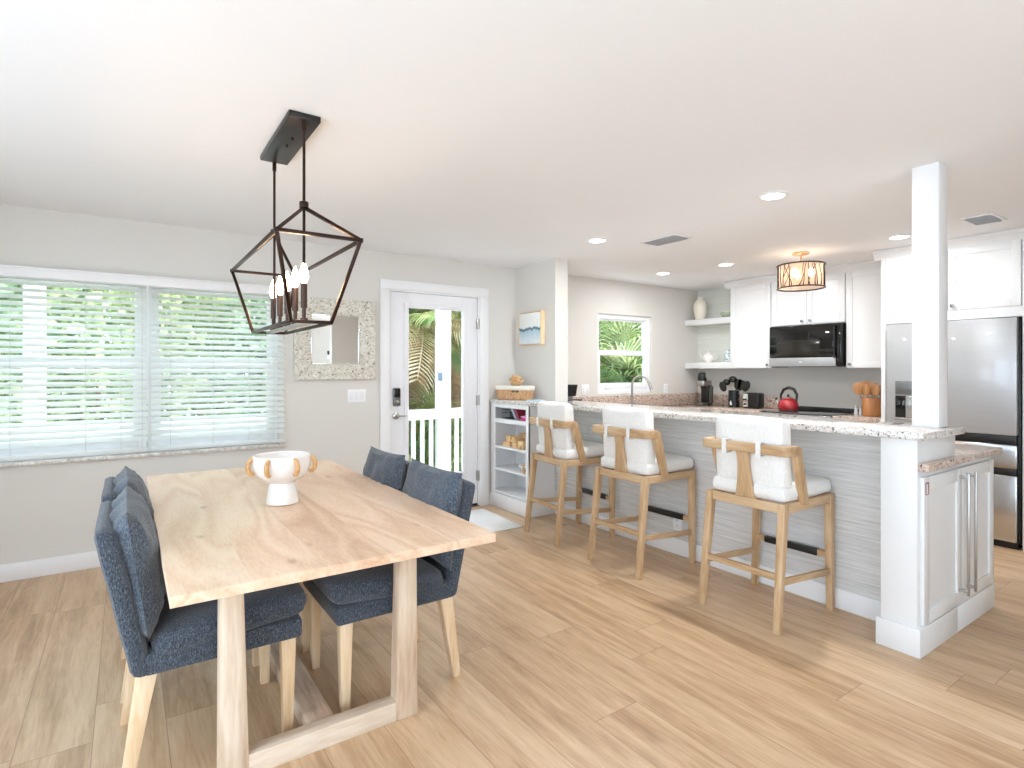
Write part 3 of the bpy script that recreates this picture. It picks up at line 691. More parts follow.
for i,(x,y,rz,lab) in enumerate(chairs):
    if i == 0:
        CH.location = (x,y,0); CH['label'] = lab
    else: dup(CH,(x,y,0),rz,lab)
def pil_M(x, y, z, lean, yaw, roll):
    return Matrix.Translation((x,y,z)) @ Matrix.Rotation(yaw,4,'Z') @ Matrix.Rotation(lean,4,'Y') @ Matrix.Rotation(roll,4,'X')
pl = [('scatter cushion leaning on the nearest window-side dining chair',.030,2.45,0,1,.01),('scatter cushion leaning on the farther window-side dining chair',.030,3.055,.02,2,-.02),
      ('scatter cushion on the nearer kitchen-side dining chair',1.202,2.45,PI,3,.0),('scatter cushion on the farther kitchen-side dining chair',1.202,3.055,PI-.02,4,.02)]
for lab,x,y,yaw,sd,rl in pl:
    s = 1 if x < .5 else -1
    single('throw_pillow', MB().pillow(.54,.43,.135 if s > 0 else .12,pil_M(x,y,.708,-.14,yaw,rl),sd), M_pil, 'blue-grey '+lab, 'cushion', 'cushions on the dining chairs')

# ---------------------------------------------------------------- pedestal bowl
bw = thing('pedestal_bowl','white footed ceramic bowl with tan loop handles on the table','bowl',(.60,2.76,tz))
bx,by,bz = .60,2.765,tz
part('bowl', MB().lathe([(0,.004),(.066,.0),(.072,.004),(.070,.02),(.060,.075),(.055,.098),(.062,.104),(.092,.118),(.116,.142),(.127,.175),(.129,.205),(.127,.222),(.121,.226),(.114,.220),(.113,.20),(.105,.17),(.085,.145),(.04,.135),(0,.132)],(bx,by,bz),48), M_cer, bw)
for k in range(7):
    a = math.radians(257.7+25.7)+2*PI*k/7; r0 = .121
    pts = []
    for q in range(13):
        f = -PI/2+PI*q/12
        rr = r0+.026*math.cos(f)**.8 if math.cos(f) > 1e-6 else r0; z = .180+.034*math.sin(f)
        pts.append((bx+rr*math.cos(a),by+rr*math.sin(a),bz+z))
    part('handle', MB().tube(pts,[.0085+.0025*math.sin(PI*q/12) for q in range(13)],10), M_tan, bw, 'tan loop handle')

# ---------------------------------------------------------------- counter stools (local: faces +x, rear feet at x = 0)
def make_stool():
    t = thing('bar_stool','','bar stool',(0,0,0),0,'oak counter stools along the bar',local=True)
    zf = .668
    for s in (-1,1):
        part('leg', MB().beam((.015,s*.232,0),(.092,s*.222,zf-.002),.034,.034,(1,0,0),.003,.042,.046), M_stool, t)
        part('leg', MB().beam((.560,s*.236,0),(.572,s*.222,zf-.002),.034,.034,(1,0,0),.003,.042,.046), M_stool, t)
    part('front_rail', MB().box(.553,.592,-.202,.202,.617,zf-.003,.003), M_stoolr, t); part('rear_rail', MB().box(.074,.110,-.202,.202,.617,zf-.003,.003), M_stoolr, t)
    for s in (-1,1):
        part('side_rail', MB().box(.110,.555,s*.222-.019,s*.222+.019,.617,zf-.002,.003), M_stoolx, t)
    part('rear_stretcher', MB().beam((.048,-.226,.285),(.048,.226,.285),.022,.034,(0,0,1),.002), M_stoolr, t)
    for s in (-1,1):
        part('side_stretcher', MB().beam((.052,s*.227,.262),(.562,s*.232,.222),.022,.034,(0,0,1),.002), M_stoolx, t)
    fo = part('foot_rail', MB().beam((.563,-.23,.312),(.563,.23,.312),.026,.034,(0,0,1),.002), M_stoolr, t)
    part('foot_rail_sleeve', MB().beam((.563,-.165,.312),(.563,.165,.312),.031,.039,(0,0,1),.003), M_black, fo, 'black sleeve on the foot rail')
    part('seat_cushion', MB().soft(.098,.600,-.232,.232,zf,.752,.030,(.004,.003,.010),10,.002,2), M_linen, t)
    sh = Matrix(((1,0,-.05,0),(0,1,0,0),(0,0,1,0),(0,0,0,1)))
    bcush = part('back_cushion', MB().soft(.110,.212,-.218,.218,0,.392,.040,(.010,.0,.004),12,.002,8,Matrix.Translation((.004,0,.722)) @ sh), M_linen, t)
    # top rail, splat, raked side posts
    zr0,zr1 = .922,.976
    part('top_rail', MB().prism([(.058,-.258),(.082,-.268),(.165,-.268),(.165,-.234),(.100,-.234),(.088,-.216),(.088,.216),(.100,.234),(.165,.234),(.165,.268),(.082,.268),(.058,.258),(.050,.236),(.050,-.236)],'z',zr0,zr1,.004), M_stoolr, t)
    pr = []
    N = 10
    for k in range(N+1):
        f = k/N; z = zf-.004+(zr0+.004-zf)*f; w = .030+.030*(1-f)**2.2+.012*max(0,f-.75)**1*4*.5
        pr.append((w,z,.098-.028*f))
    V = []
    for w,z,x in pr: V += [(x-.013,-w,z),(x+.013,-w,z),(x+.013,w,z),(x-.013,w,z)]
    F = [(3,2,1,0),(4*N,4*N+1,4*N+2,4*N+3)]
    for k in range(N):
        for q in range(4): F.append((4*k+q,4*k+(q+1)%4,4*k+4+(q+1)%4,4*k+4+q))
    part('splat', MB().raw(V,F), M_stool, t)
    for s in (-1,1):
        part('side_post', MB().hexa([(.232,s*.243-.017,zf-.02),(.284,s*.243-.017,zf-.02),(.284,s*.243+.017,zf-.02),(.232,s*.243+.017,zf-.02),(.128,s*.251-.017,zr1-.001),(.190,s*.251-.017,zr1-.012),(.190,s*.251+.017,zr1-.012),(.128,s*.251+.017,zr1-.001)],.003), M_stool, t)
    for y in (-.105,.105):
        o = MB()
        o.box(.0435,.0475,y-.014,y+.014,zr0-.014,zr1+.010).box(.0475,.118,y-.014,y+.014,zr1+.006,zr1+.010).box(.0475,.120,y-.014,y+.014,zr0-.014,zr0-.010)
        part('strap', o, M_linen, bcush, 'linen strap looped over the top rail')
    return t
ST = make_stool()
ST.location = (2.781,1.858,0); ST['label'] = 'oak bar stool nearest the white column, with cream seat and strapped back'
dup(ST,(2.768,2.806,0),0,'middle of the three oak bar stools, with cream seat and strapped back')
dup(ST,(2.776,3.64,0),-math.radians(5),'oak bar stool next to the white bookcase, with cream seat and strapped back')

# ---------------------------------------------------------------- lantern pendant over the table
PN = thing('lantern_pendant','open-frame bronze lantern pendant with five candle bulbs over the table','pendant light',(.62,2.7425,1.56))
part('canopy', MB().box(.555,.685,2.435,3.04,H-.026,H,.003), M_bronze_dk, PN, 'charcoal ceiling plate')
for y in (2.66,2.76): part('canopy_screw', MB().lathe([(0,0),(.006,0),(.006,-.014),(0,-.016)],(.62,y,H-.026),12), M_black, PN)
zw,zb_,za = 1.903,1.575,2.068; cx = .62
for y in (2.455,3.03):
    part('rod', MB().tube([(cx,y,1.60),(cx,y,H-.026)],.0062,10).tube([(cx,y,H-.07),(cx,y,H-.026)],.0095,10).lathe([(.0,.0),(.019,0),(.019,.026),(.010,.03),(0,.03)],(cx,y,za-.004),16), M_bronze, PN)
W = {(i,j):(cx+i*.160, 2.7425+j*.53, zw) for i in (-1,1) for j in (-1,1)}
B = {(i,j):(cx+i*.080, 2.7425+j*.405, zb_) for i in (-1,1) for j in (-1,1)}
A = {-1:(cx,2.455,za),1:(cx,3.03,za)}
bars = []
for j in (-1,1):
    bars += [(W[-1,j],W[1,j]),(B[-1,j],B[1,j])]
    for i in (-1,1): bars += [(W[i,j],B[i,j]),(A[j],W[i,j])]
for i in (-1,1): bars += [(W[i,-1],W[i,1]),(B[i,-1],B[i,1])]
for a,b_ in bars:
    part('frame_bar', MB().beam(a,b_,.0135,.0135,(0,0,1) if abs(a[2]-b_[2])<.01 else (0,1,0),.001), M_bronze, PN)
for p in list(W.values()): part('corner_joint', MB().box(p[0]-.0085,p[0]+.0085,p[1]-.0085,p[1]+.0085,p[2]-.0085,p[2]+.0085,.001), M_bronze, PN)
part('socket_bar', MB().box(cx-.019,cx+.019,2.34,3.145,zb_-.004,zb_+.006,.001), plain('painted_reflection_metal','#b9bab4',.35,.6), PN, 'socket bar with its reflection painted pale')  # reflected light is painted into the bar as a pale base colour
M_cand = plain('candle_sleeve_bronze','#4a352c',.45,.5)
M_bulb = emit('warm_candle_bulb','#ffd9b0',38)
for k in range(5):
    y = 2.455+.15*k
    c = part('candle_sleeve', MB().lathe([(0,0),(.016,0),(.016,.018),(.008,.02),(.008,.06),(.0135,.062),(.0135,.165),(0,.166)],(cx+.0,y,zb_+.006),16), M_cand, PN)
    part('bulb', MB().lathe([(0,0),(.010,.002),(.016,.018),(.0185,.032),(.016,.052),(.009,.075),(.003,.092),(0,.095)],(cx,y,zb_+.172),16), M_bulb, c, 'lit candle bulb')

# ---------------------------------------------------------------- drum light in the kitchen
FX,FY = 5.13,2.755
FL = thing('drum_light','bronze drum ceiling light with amber branch-pattern shade in the kitchen','ceiling light',(FX,FY,2.12))
def shade_mat():
    m = bpy.data.materials.new('pale_amber_gauze'); m.use_nodes = True; nt = m.node_tree; nt.nodes.clear()
    out = nt.nodes.new('ShaderNodeOutputMaterial'); d_ = nt.nodes.new('ShaderNodeBsdfDiffuse'); tl = nt.nodes.new('ShaderNodeBsdfTranslucent'); tp = nt.nodes.new('ShaderNodeBsdfTransparent')
    d_.inputs[0].default_value = lin('#f0dccb'); tl.inputs[0].default_value = lin('#f0d6c0'); tp.inputs[0].default_value = lin('#fff0e2')
    a = nt.nodes.new('ShaderNodeMixShader'); b = nt.nodes.new('ShaderNodeMixShader'); a.inputs[0].default_value = .5; b.inputs[0].default_value = .42
    nt.links.new(d_.outputs[0],a.inputs[1]); nt.links.new(tl.outputs[0],a.inputs[2]); nt.links.new(a.outputs[0],b.inputs[1]); nt.links.new(tp.outputs[0],b.inputs[2]); nt.links.new(b.outputs[0],out.inputs[0]); return m
M_brass = plain('pale_gold_metal','#d9b48a',.3,.8)
part('canopy', MB().lathe([(0,-.001),(.072,-.001),(.072,-.014),(.06,-.02),(.012,-.024),(.0,-.024)],(FX,FY,H),28), M_brass, FL)
part('stem', MB().tube([(FX,FY,H-.02),(FX,FY,2.20)],.008,10), M_brass, FL)
R,z0,z1 = .198,2.135,2.345
sh = part('shade', MB().lathe([(R-.012,z0+.004),(R-.012,z1-.004)],(FX,FY,0),48), shade_mat(), FL, 'amber translucent shade')
sh.data.polygons.foreach_set('use_smooth',[True]*len(sh.data.polygons))
# the lathe caps of an open shade are removed
bmt = bmesh.new(); bmt.from_mesh(sh.data); bmesh.ops.delete(bmt, geom=[f for f in bmt.faces if len(f.verts) > 4], context='FACES'); bmt.to_mesh(sh.data); bmt.free()
def ring(z, r): return [(FX+r*math.cos(2*PI*k/48),FY+r*math.sin(2*PI*k/48),z) for k in range(48)]
part('hoop', MB().tube(ring(z1,R),.0065,8,True), M_bronze, FL); part('hoop', MB().tube(ring(z0,R),.0065,8,True), M_bronze, FL)
br = MB(); rnd = random.Random(5)
for k in range(34):
    a0 = 2*PI*k/34+rnd.uniform(-.06,.06); a1 = a0+rnd.uniform(-.32,.32); up = rnd.random() < .7
    za_,zb2 = (z0,z1) if up else (z0,z0+(z1-z0)*rnd.uniform(.45,.8))
    P = []
    for q in range(7):
        f = q/6; aa = a0+(a1-a0)*f+.03*math.sin(f*5+k); P.append((FX+(R-.004)*math.cos(aa),FY+(R-.004)*math.sin(aa),za_+(zb2-za_)*f))
    br.tube(P,[.0045-.002*q/6 for q in range(7)],6)
    if k % 2:
        P2 = []
        a2 = a1+rnd.uniform(-.25,.25)
        for q in range(4):
            f = q/3; aa = a0+(a1-a0)*.4*(1-f)+a2*f*.4+a0*.6*f if False else (a0+(a1-a0)*.45)*(1-f)+a2*f
            P2.append((FX+(R-.004)*math.cos(aa),FY+(R-.004)*math.sin(aa),z0+(z1-z0)*(.45+.5*f)))
        br.tube(P2,.0026,6)
part('branch_lattice', br, M_bronze, FL)
part('spider', MB().beam((FX-R,FY,z1),(FX+R,FY,z1),.008,.005).beam((FX,FY-R,z1),(FX,FY+R,z1),.008,.005), M_bronze, FL)
M_bulb2 = emit('warm_globe_bulb','#ffe6cb',16)
for k in range(3):
    a = 2*PI*k/3+.9; p = (FX+.085*math.cos(a),FY+.085*math.sin(a),2.215)
    s_ = part('lamp_holder', MB().tube([(FX,FY,2.205),(p[0],p[1],2.205)],.006,8).lathe([(0,0),(.014,0),(.014,.035),(0,.036)],(p[0],p[1],2.195),14), M_brass, FL)
    part('bulb', MB().lathe([(0,0),(.012,.002),(.022,.022),(.026,.04),(.022,.06),(.012,.076),(0,.082)],(p[0],p[1],2.231),16), M_bulb2, s_, 'lit bulb')

# ---------------------------------------------------------------- recessed lights and vents
M_disc = emit('recessed_lens_glow','#fffdf8',9)
for x,y,lab in ((3.30,1.945,'large recessed ceiling light in front of the drum light, over the near stools'),(3.23,3.445,'recessed ceiling light near the stub wall, beside the vent'),(4.935,4.20,'recessed ceiling light nearest the kitchen window'),(5.045,3.485,'recessed ceiling light between window and drum light'),(5.16,1.965,'recessed ceiling light between the drum light and the column')):
    t = thing('recessed_light', lab, 'ceiling light', (x,y,H-.008), group='recessed kitchen lights')
    part('trim_ring', MB().lathe([(.064,-.003),(.068,-.008),(.088,-.006),(.092,.001),(.064,.001)],(x,y,H),40), M_trim, t)
    part('lens', MB().lathe([(0,-.0045),(.066,-.0045),(.066,-.001),(0,-.001)],(x,y,H),32), M_disc, t, 'glowing white lens')
def vent(lab, x0, x1, y0, y1, along):
    t = thing('ceiling_vent', lab, 'air vent', ((x0+x1)/2,(y0+y1)/2,H-.02))
    f = .022
    part('frame', MB().box(x0,x1,y0,y0+f,H-.008,H,.002).box(x0,x1,y1-f,y1,H-.008,H,.002).box(x0,x0+f,y0+f,y1-f,H-.008,H,.002).box(x1-f,x1,y0+f,y1-f,H-.008,H,.002), M_trim, t)
    part('backing', MB().box(x0+f,x1-f,y0+f,y1-f,H-.0015,H-.0005), plain('vent_painted_shade','#858587',.9), t, 'grey sheet painted as the shade in the duct')  # flat grey sheet paints the duct's shade behind the louvers
    sl = MB(); n = 7
    for k in range(n):
        if along == 'y':
            x = x0+f+(x1-x0-2*f)*(k+.5)/n; sl.hexa([(x-.009,y0+f,H-.017),(x-.007,y0+f,H-.017),(x-.007,y1-f,H-.017),(x-.009,y1-f,H-.017),(x+.006,y0+f,H-.003),(x+.008,y0+f,H-.003),(x+.008,y1-f,H-.003),(x+.006,y1-f,H-.003)])
        else:
            y = y0+f+(y1-y0-2*f)*(k+.5)/n; sl.hexa([(x0+f,y-.009,H-.017),(x1-f,y-.009,H-.017),(x1-f,y-.007,H-.017),(x0+f,y-.007,H-.017),(x0+f,y+.006,H-.003),(x1-f,y+.006,H-.003),(x1-f,y+.008,H-.003),(x0+f,y+.008,H-.003)])
    part('louvers', sl, M_trim, t)
vent('long louvered ceiling vent between the recessed lights and stub wall',3.575,3.80,2.925,3.295,'y')
vent('white louvered ceiling vent right of the column, above the refrigerator',4.90,5.20,1.30,1.49,'y')
# ---------------------------------------------------------------- things on the walls
mr = thing('wall_mirror','square mirror in a wide pebble mosaic frame beside the glazed door','mirror',(1.495,D-.03,1.297))
mx0,mx1,mz0,mz1,ix0,ix1,iz0,iz1 = 1.148,1.846,1.297,1.990,1.283,1.703,1.428,1.858
fm = MB()
for a in ([(mx0,mz0),(mx1,mz0),(ix1,iz0),(ix0,iz0)],[(mx1,mz0),(mx1,mz1),(ix1,iz1),(ix1,iz0)],[(mx1,mz1),(mx0,mz1),(ix0,iz1),(ix1,iz1)],[(mx0,mz1),(mx0,mz0),(ix0,iz0),(ix0,iz1)]):
    fm.prism(a,'y',D-.042,D-.002,.004,2)
part('frame', fm, M_mosaic, mr); part('mirror_glass', MB().box(ix0-.004,ix1+.004,D-.030,D-.022,iz0-.004,iz1+.004), M_mirror, mr)
bz_ = MB()
for a0,a1,z0,z1 in ((ix0,ix0+.012,iz0,iz1),(ix1-.012,ix1,iz0,iz1),(ix0+.012,ix1-.012,iz0,iz0+.012),(ix0+.012,ix1-.012,iz1-.012,iz1)): bz_.box(a0,a1,D-.034,D-.030,z0,z1,.0015)
part('bevel_edge', bz_, M_mirror, mr)
def plate(name, label, cat, loc, axis, w, h, kind, n=1):
    """wall plate; axis 'y': on the back wall facing the room, 'x': on a wall facing -x"""
    t = thing(name, label, cat, loc); x,y,z = loc
    def bx(mb,u0,u1,w0,w1,d0,d1,bev=.001):
        if axis == 'y': mb.box(x+u0,x+u1,y-d1,y-d0,z+w0,z+w1,bev)
        else: mb.box(x-d1,x-d0,y+u0,y+u1,z+w0,z+w1,bev)
        return mb
    part('cover_plate', bx(MB(),-w/2,w/2,-h/2,h/2,0,.006,.002), M_vinyl, t)
    for k in range(n):
        c = (k-(n-1)/2)*.046
        if kind == 'rocker':
            part('rocker', bx(MB(),c-.016,c+.016,-.033,.033,.006,.010,.002), M_trim, t)
        else:
            for q in (-.021,.021):
                s_ = part('socket', bx(MB(),c-.016,c+.016,q-.014,q+.014,.006,.008,.001), M_trim, t)
                o = MB()
                for e in (-.006,.006): bx(o,c+e-.001,c+e+.001,q-.004,q+.005,.0075,.0085,0)
                part('slots', o, M_black, s_)
    return t
plate('light_switch','three-gang white light switch plate below the mirror','light switch',(1.686,D,1.151),'y',.166,.116,'rocker',3)
plate('light_switch','double white switch plate left of the kitchen window','light switch',(4.39,D,1.152),'y',.116,.12,'rocker',2)
plate('wall_outlet','white wall outlet right of the kitchen window','outlet',(5.785,D,1.142),'y',.076,.118,'outlet',1)
plate('wall_outlet','white outlet low on the grasscloth bar front behind the middle stool','outlet',(3.405,2.76,.235),'x',.08,.12,'outlet',1)
wc = thing('wall_control','small black and white wall control on the far wall in the mirror','wall control',(3.615,-2.6,1.70))
part('housing', MB().box(3.585,3.645,-2.6,-2.58,1.62,1.81,.004), M_vinyl, wc); part('screen', MB().box(3.59,3.64,-2.582,-2.578,1.71,1.80,.002), M_black, wc)
# small canvas on the stub wall
def art_mat():
    m, nt, b, _ = newmat('abstract_wash_canvas')
    tc = nd(nt,'ShaderNodeTexCoord'); sp = nd(nt,'ShaderNodeSeparateXYZ'); nt.links.new(tc.outputs['Object'], sp.inputs[0])
    n = nd(nt,'ShaderNodeTexNoise'); n.inputs['Scale'].default_value = 26; n.inputs['Detail'].default_value = 5
    mp = nd(nt,'ShaderNodeMapping'); mp.inputs['Scale'].default_value = (1,1,.12); nt.links.new(tc.outputs['Object'], mp.inputs[0]); nt.links.new(mp.outputs[0], n.inputs['Vector'])
    a = nd(nt,'ShaderNodeMath', operation='MULTIPLY_ADD'); a.inputs[1].default_value = .07; nt.links.new(n.outputs['Fac'], a.inputs[0]); nt.links.new(sp.outputs[2], a.inputs[2])
    s = nd(nt,'ShaderNodeMath', operation='DIVIDE'); s.inputs[1].default_value = .36; nt.links.new(a.outputs[0], s.inputs[0])
    c = ramp(nt, s.outputs[0], [(.10,lin('#e6ecee')),(.30,lin('#ccdce3')),(.47,lin('#b2cbd6')),(.525,lin('#3f6577')),(.545,lin('#57798a')),(.585,lin('#e9ebe6')),(1,lin('#f0f0ec'))])
    nt.links.new(c, b.inputs['Base Color']); b.inputs['Roughness'].default_value = .8; return m
pa = thing('wall_art','small abstract blue and white canvas in a light wood float frame','painting',(3.38,4.56,1.637))
part('canvas', MB().box(3.352,3.399,4.385,4.742,1.642,1.955,.002), art_mat(), pa)
fo = MB()
for y0,y1,z0,z1 in ((4.372,4.380,1.632,1.965),(4.747,4.755,1.632,1.965),(4.380,4.747,1.632,1.638),(4.380,4.747,1.959,1.965)): fo.box(3.350,3.401,y0,y1,z0,z1,.001)
part('float_frame', fo, wood('pale_frame_wood',['#d0a878','#ddb98c','#e6c79d','#edd3ae'],'z',90,.5), pa)
# door mat
mm = MB().prism([(2.03,4.03),(2.872,4.005),(2.915,4.74),(2.07,4.80)],'z',.0005,.009,.003)
single('door_mat', mm, fabric('pale_woven_mat',['#dad8d3','#e6e4e0','#eeecea','#f4f3f1'],180), 'pale woven mat on the floor in front of the glazed door', 'door mat')

# ---------------------------------------------------------------- on and in the bookcase
M_sea = fabric('seagrass_weave',['#a8794e','#c0936a','#cfa67d','#dcbb95'],120,bmp=.8)
bk = thing('lidded_basket','woven tan basket with a white cloth rim on the bookcase','basket',(3.10,4.80,1.0825),-math.radians(70),local=True)
part('body', MB().hexa([(.012,.008,0),(.388,.008,0),(.388,.10,0),(.012,.10,0),(0,0,.10),(.40,0,.10),(.40,.112,.10),(0,.112,.10)],.010,3), M_sea, bk)
part('cloth_rim', MB().box(-.004,.404,-.004,.116,.097,.142,.010,3), plain('natural_white_cloth','#e9e4d8',.9,bmp=.3), bk, 'white cloth rim')
part('toggle', MB().box(.20,.235,-.006,.002,.076,.092,.003).box(.25,.285,-.006,.002,.076,.092,.003), plain('dark_toggle','#5a4030',.6), bk)
# driftwood knot: a woven ring of thick strands
dk = MB(); rnd = random.Random(3); kc = Vector((3.222,4.612,1.272))
for q in range(7):
    ax = Vector((rnd.uniform(-1,1),rnd.uniform(-1,1),rnd.uniform(-.6,.6))).normalized(); u = ax.orthogonal().normalized(); w = ax.cross(u)
    P = []
    for s in range(18):
        a = 2*PI*s/18; rr = .052+.006*math.sin(3*a+q); p = u*math.cos(a)*rr+w*math.sin(a)*rr
        P.append(kc+Vector((p.x*1.05,p.y*1.35,p.z*.85)))
    dk.tube(P,.0115,8,True)
single('driftwood_knot', dk, wood('driftwood_blond',['#b98a58','#cda272','#dcb78a','#e6c8a2'],'y',60,.6), 'knotted blond wood ornament on the woven basket lid', 'ornament')
bl = thing('booklet','flat pale blue booklet on the bookcase marble top','book',(3.2,4.27,1.082))
part('cover', MB().box(3.14,3.30,4.235,4.332,1.0825,1.086,.0005), plain('pale_blue_cover','#9cc3d8',.4), bl); part('pages', MB().box(3.142,3.298,4.237,4.331,1.086,1.092,.0004), M_vinyl, bl); part('back_cover', MB().box(3.14,3.30,4.235,4.332,1.092,1.0955,.0005), plain('pale_blue_back','#a9cbdd',.4), bl)
zs = .8935
wb = thing('wire_tray','black wire tray on the upper bookcase shelf','tray',(3.2,4.6,zs))
rails = MB()
for z in (zs+.004,zs+.06,zs+.085):
    rails.tube([(3.12,4.50,z),(3.12,4.72,z),(3.34,4.72,z),(3.34,4.50,z)],.003,6,True)
part('rail', rails, M_black, wb)
wr = MB()
for k in range(12): y = 4.505+.0191*k; wr.tube([(3.12,y,zs+.085),(3.12,y,zs+.004),(3.34,y,zs+.004),(3.34,y,zs+.085)],.0018,5)
part('wires', wr, M_black, wb)
gc = thing('games_case','black zipped case in the wire tray on the upper bookcase shelf','case',(3.2,4.60,zs+.009))
part('shell', MB().soft(3.14,3.32,4.52,4.62,zs+.009,zs+.080,.02,(.0,.0,.004),6), M_black, gc); part('flap', MB().box(3.135,3.145,4.53,4.60,zs+.03,zs+.065,.003), plain('charcoal_flap','#2b2a2e',.6), gc)
def book(label, x0, x1, y, w, h, lean, col, z):
    t = thing('book', label, 'book', ((x0+x1)/2,y,z), group='leaning books on the upper bookcase shelf')
    def q(y0,y1,z0,z1,a0,a1):
        P = []
        for zz in (z0,z1):
            for xx,yy in ((a0,y0),(a1,y0),(a1,y1),(a0,y1)): P.append((xx,y+yy*math.cos(lean)+zz*math.sin(lean),z+.0005+zz*math.cos(lean)-yy*math.sin(lean)+w*abs(math.sin(lean))))
        return P
    c = plain('book_cover_'+col.strip('#'), col, .4)
    m = MB().hexa(q(0,.003,0,h,x0,x1)).hexa(q(w-.003,w,0,h,x0,x1)).hexa(q(0,w,0,h,x0,x0+.003))
    part('cover', m, c, t); part('pages', MB().hexa(q(.003,w-.003,.004,h-.004,x0+.003,x1-.004)), M_vinyl, t); return t
book('slim lavender book leaning beside the black case on the upper bookcase shelf',3.11,3.27,4.445,.030,.125,.62,'#b9b8cf',zs)
book('dark red book leaning on the upper bookcase shelf',3.11,3.27,4.392,.028,.125,.62,'#9a3347',zs)
mg = thing('zip_pouch','bright magenta pouch lying on the upper bookcase shelf','pouch',(3.16,4.34,zs))
part('body', MB().soft(3.105,3.22,4.262,4.375,zs+.0005,zs+.055,.022,(0,0,.004),6,.006,2), plain('magenta_cloth','#e0309a',.7), mg); part('zipper', MB().tube([(3.104,4.27,zs+.042),(3.103,4.37,zs+.040)],.003,6), M_vinyl, mg)
# wooden toy blocks on the second shelf
M_block = wood('beech_toy_blocks',['#cfa26c','#deb684','#e8c69a','#efd3ad'],'y',60,.5)
zs = .6178; rnd = random.Random(9)
def arch(x0,x1,y0,y1,z0,z1):
    r = (y1-y0)*.27; cy = (y0+y1)/2; P = [(y0,z0),(y0,z1),(y1,z1),(y1,z0),(cy+r,z0)]+[(cy+r*math.cos(a),z0+r*1.2*math.sin(a)) for a in [PI*k/8 for k in range(1,8)]]+[(cy-r,z0)]
    return MB().prism(P,'x',x0,x1,.0015)
bl_ = [('wooden toy plank lying at the left of the block pile',MB().box(3.12,3.25,4.575,4.70,zs,zs+.045,.002)),('wooden toy cube in the middle of the block pile',MB().box(3.13,3.20,4.475,4.555,zs,zs+.05,.002)),
('arched wooden toy block standing at the right of the pile',arch(3.11,3.16,4.335,4.425,zs,zs+.075)),('wooden toy block at the back of the pile',MB().box(3.265,3.33,4.40,4.66,zs,zs+.08,.002)),
('wooden toy roof block on top of the pile',MB().prism([(4.50,zs+.052),(4.60,zs+.052),(4.55,zs+.11)],'x',3.14,3.24,.0015)),('long wooden toy block on top of the back block',MB().box(3.25,3.335,4.41,4.60,zs+.0805,zs+.13,.002)),
('square wooden toy block perched at the left of the pile',MB().box(3.14,3.21,4.605,4.675,zs+.0455,zs+.105,.002)),('arched wooden toy block at the far back right of the pile',arch(3.19,3.25,4.30,4.39,zs,zs+.085))]
for lab,m in bl_: single('toy_block', m, M_block, lab+' on the bookcase', 'toy block', 'wooden toy blocks in the bookcase')
zs = .3945
bt = thing('toy_plane','small white and wood toy plane on the third bookcase shelf','toy',(3.16,4.33,zs))
part('fuselage', MB().tube([(3.14,4.27,zs+.055),(3.14,4.33,zs+.058),(3.14,4.42,zs+.06),(3.14,4.45,zs+.058)],[.010,.017,.017,.006],12), M_vinyl, bt)
part('wing', MB().box(3.09,3.20,4.315,4.365,zs+.072,zs+.080,.003).box(3.09,3.20,4.315,4.365,zs+.022,zs+.030,.003), M_block, bt)
part('strut', MB().box(3.115,3.121,4.335,4.345,zs+.028,zs+.074).box(3.16,3.166,4.335,4.345,zs+.028,zs+.074), M_block, bt)
part('wheel', MB().lathe([(0,-.006),(.014,-.006),(.014,.006),(0,.006)],(3.12,4.34,zs+.0142),14,axis='x').lathe([(0,-.006),(.014,-.006),(.014,.006),(0,.006)],(3.165,4.34,zs+.0142),14,axis='x').tube([(3.12,4.34,zs+.0142),(3.165,4.34,zs+.0142)],.003,6).box(3.138,3.144,4.335,4.345,zs+.014,zs+.045), M_block, bt)

# ---------------------------------------------------------------- on the worktops
ZC = .92
def cm_(x,y):
    t = thing('coffee_machine','black and silver pod coffee machine in the kitchen corner','coffee machine',(x,y,ZC))
    part('body', MB().box(x+.01,x+.11,y-.055,y+.055,ZC,ZC+.27,.014,3,True), M_black, t)
    part('brew_head', MB().box(x-.075,x+.10,y-.058,y+.058,ZC+.25,ZC+.325,.016,3,True), M_nickel, t, 'silver brew head')
    part('dome', MB().lathe([(.056,0),(.057,.05),(.05,.085),(.032,.103),(0,.108)],(x-.03,y,ZC+.325),24), M_black, t)
    part('lever', MB().tube([(x-.03,y+.06,ZC+.36),(x-.03,y+.062,ZC+.42),(x-.03,y+.03,ZC+.452),(x-.03,y-.03,ZC+.452),(x-.03,y-.062,ZC+.42),(x-.03,y-.06,ZC+.36)],.006,8), M_nickel, t)
    part('drip_tray', MB().box(x-.09,x+.02,y-.055,y+.055,ZC,ZC+.035,.006), M_steeld, t)
    part('spout', MB().tube([(x-.045,y,ZC+.255),(x-.045,y,ZC+.22)],.012,10), M_black, t)
    part('water_tank', MB().box(x+.03,x+.09,y-.085,y-.056,ZC+.03,ZC+.25,.006), plain('smoky_tank','#4b4a48',.1), t)
cm_(6.19,4.60)
uc = thing('utensil_crock','black cylinder crock of cooking utensils on the worktop','crock',(6.2,4.16,ZC))
part('crock', MB().lathe([(0,.0),(.062,.0),(.066,.004),(.066,.205),(.062,.208),(.058,.205),(.058,.01),(0,.008)],(6.2,4.165,ZC),32), M_black, uc)
part('emblem', MB().prism([(4.150,ZC+.03),(4.172,ZC+.03),(4.178,ZC+.06),(4.165,ZC+.085),(4.155,ZC+.06)],'x',6.131,6.1335), M_vinyl, uc, 'small white mark')
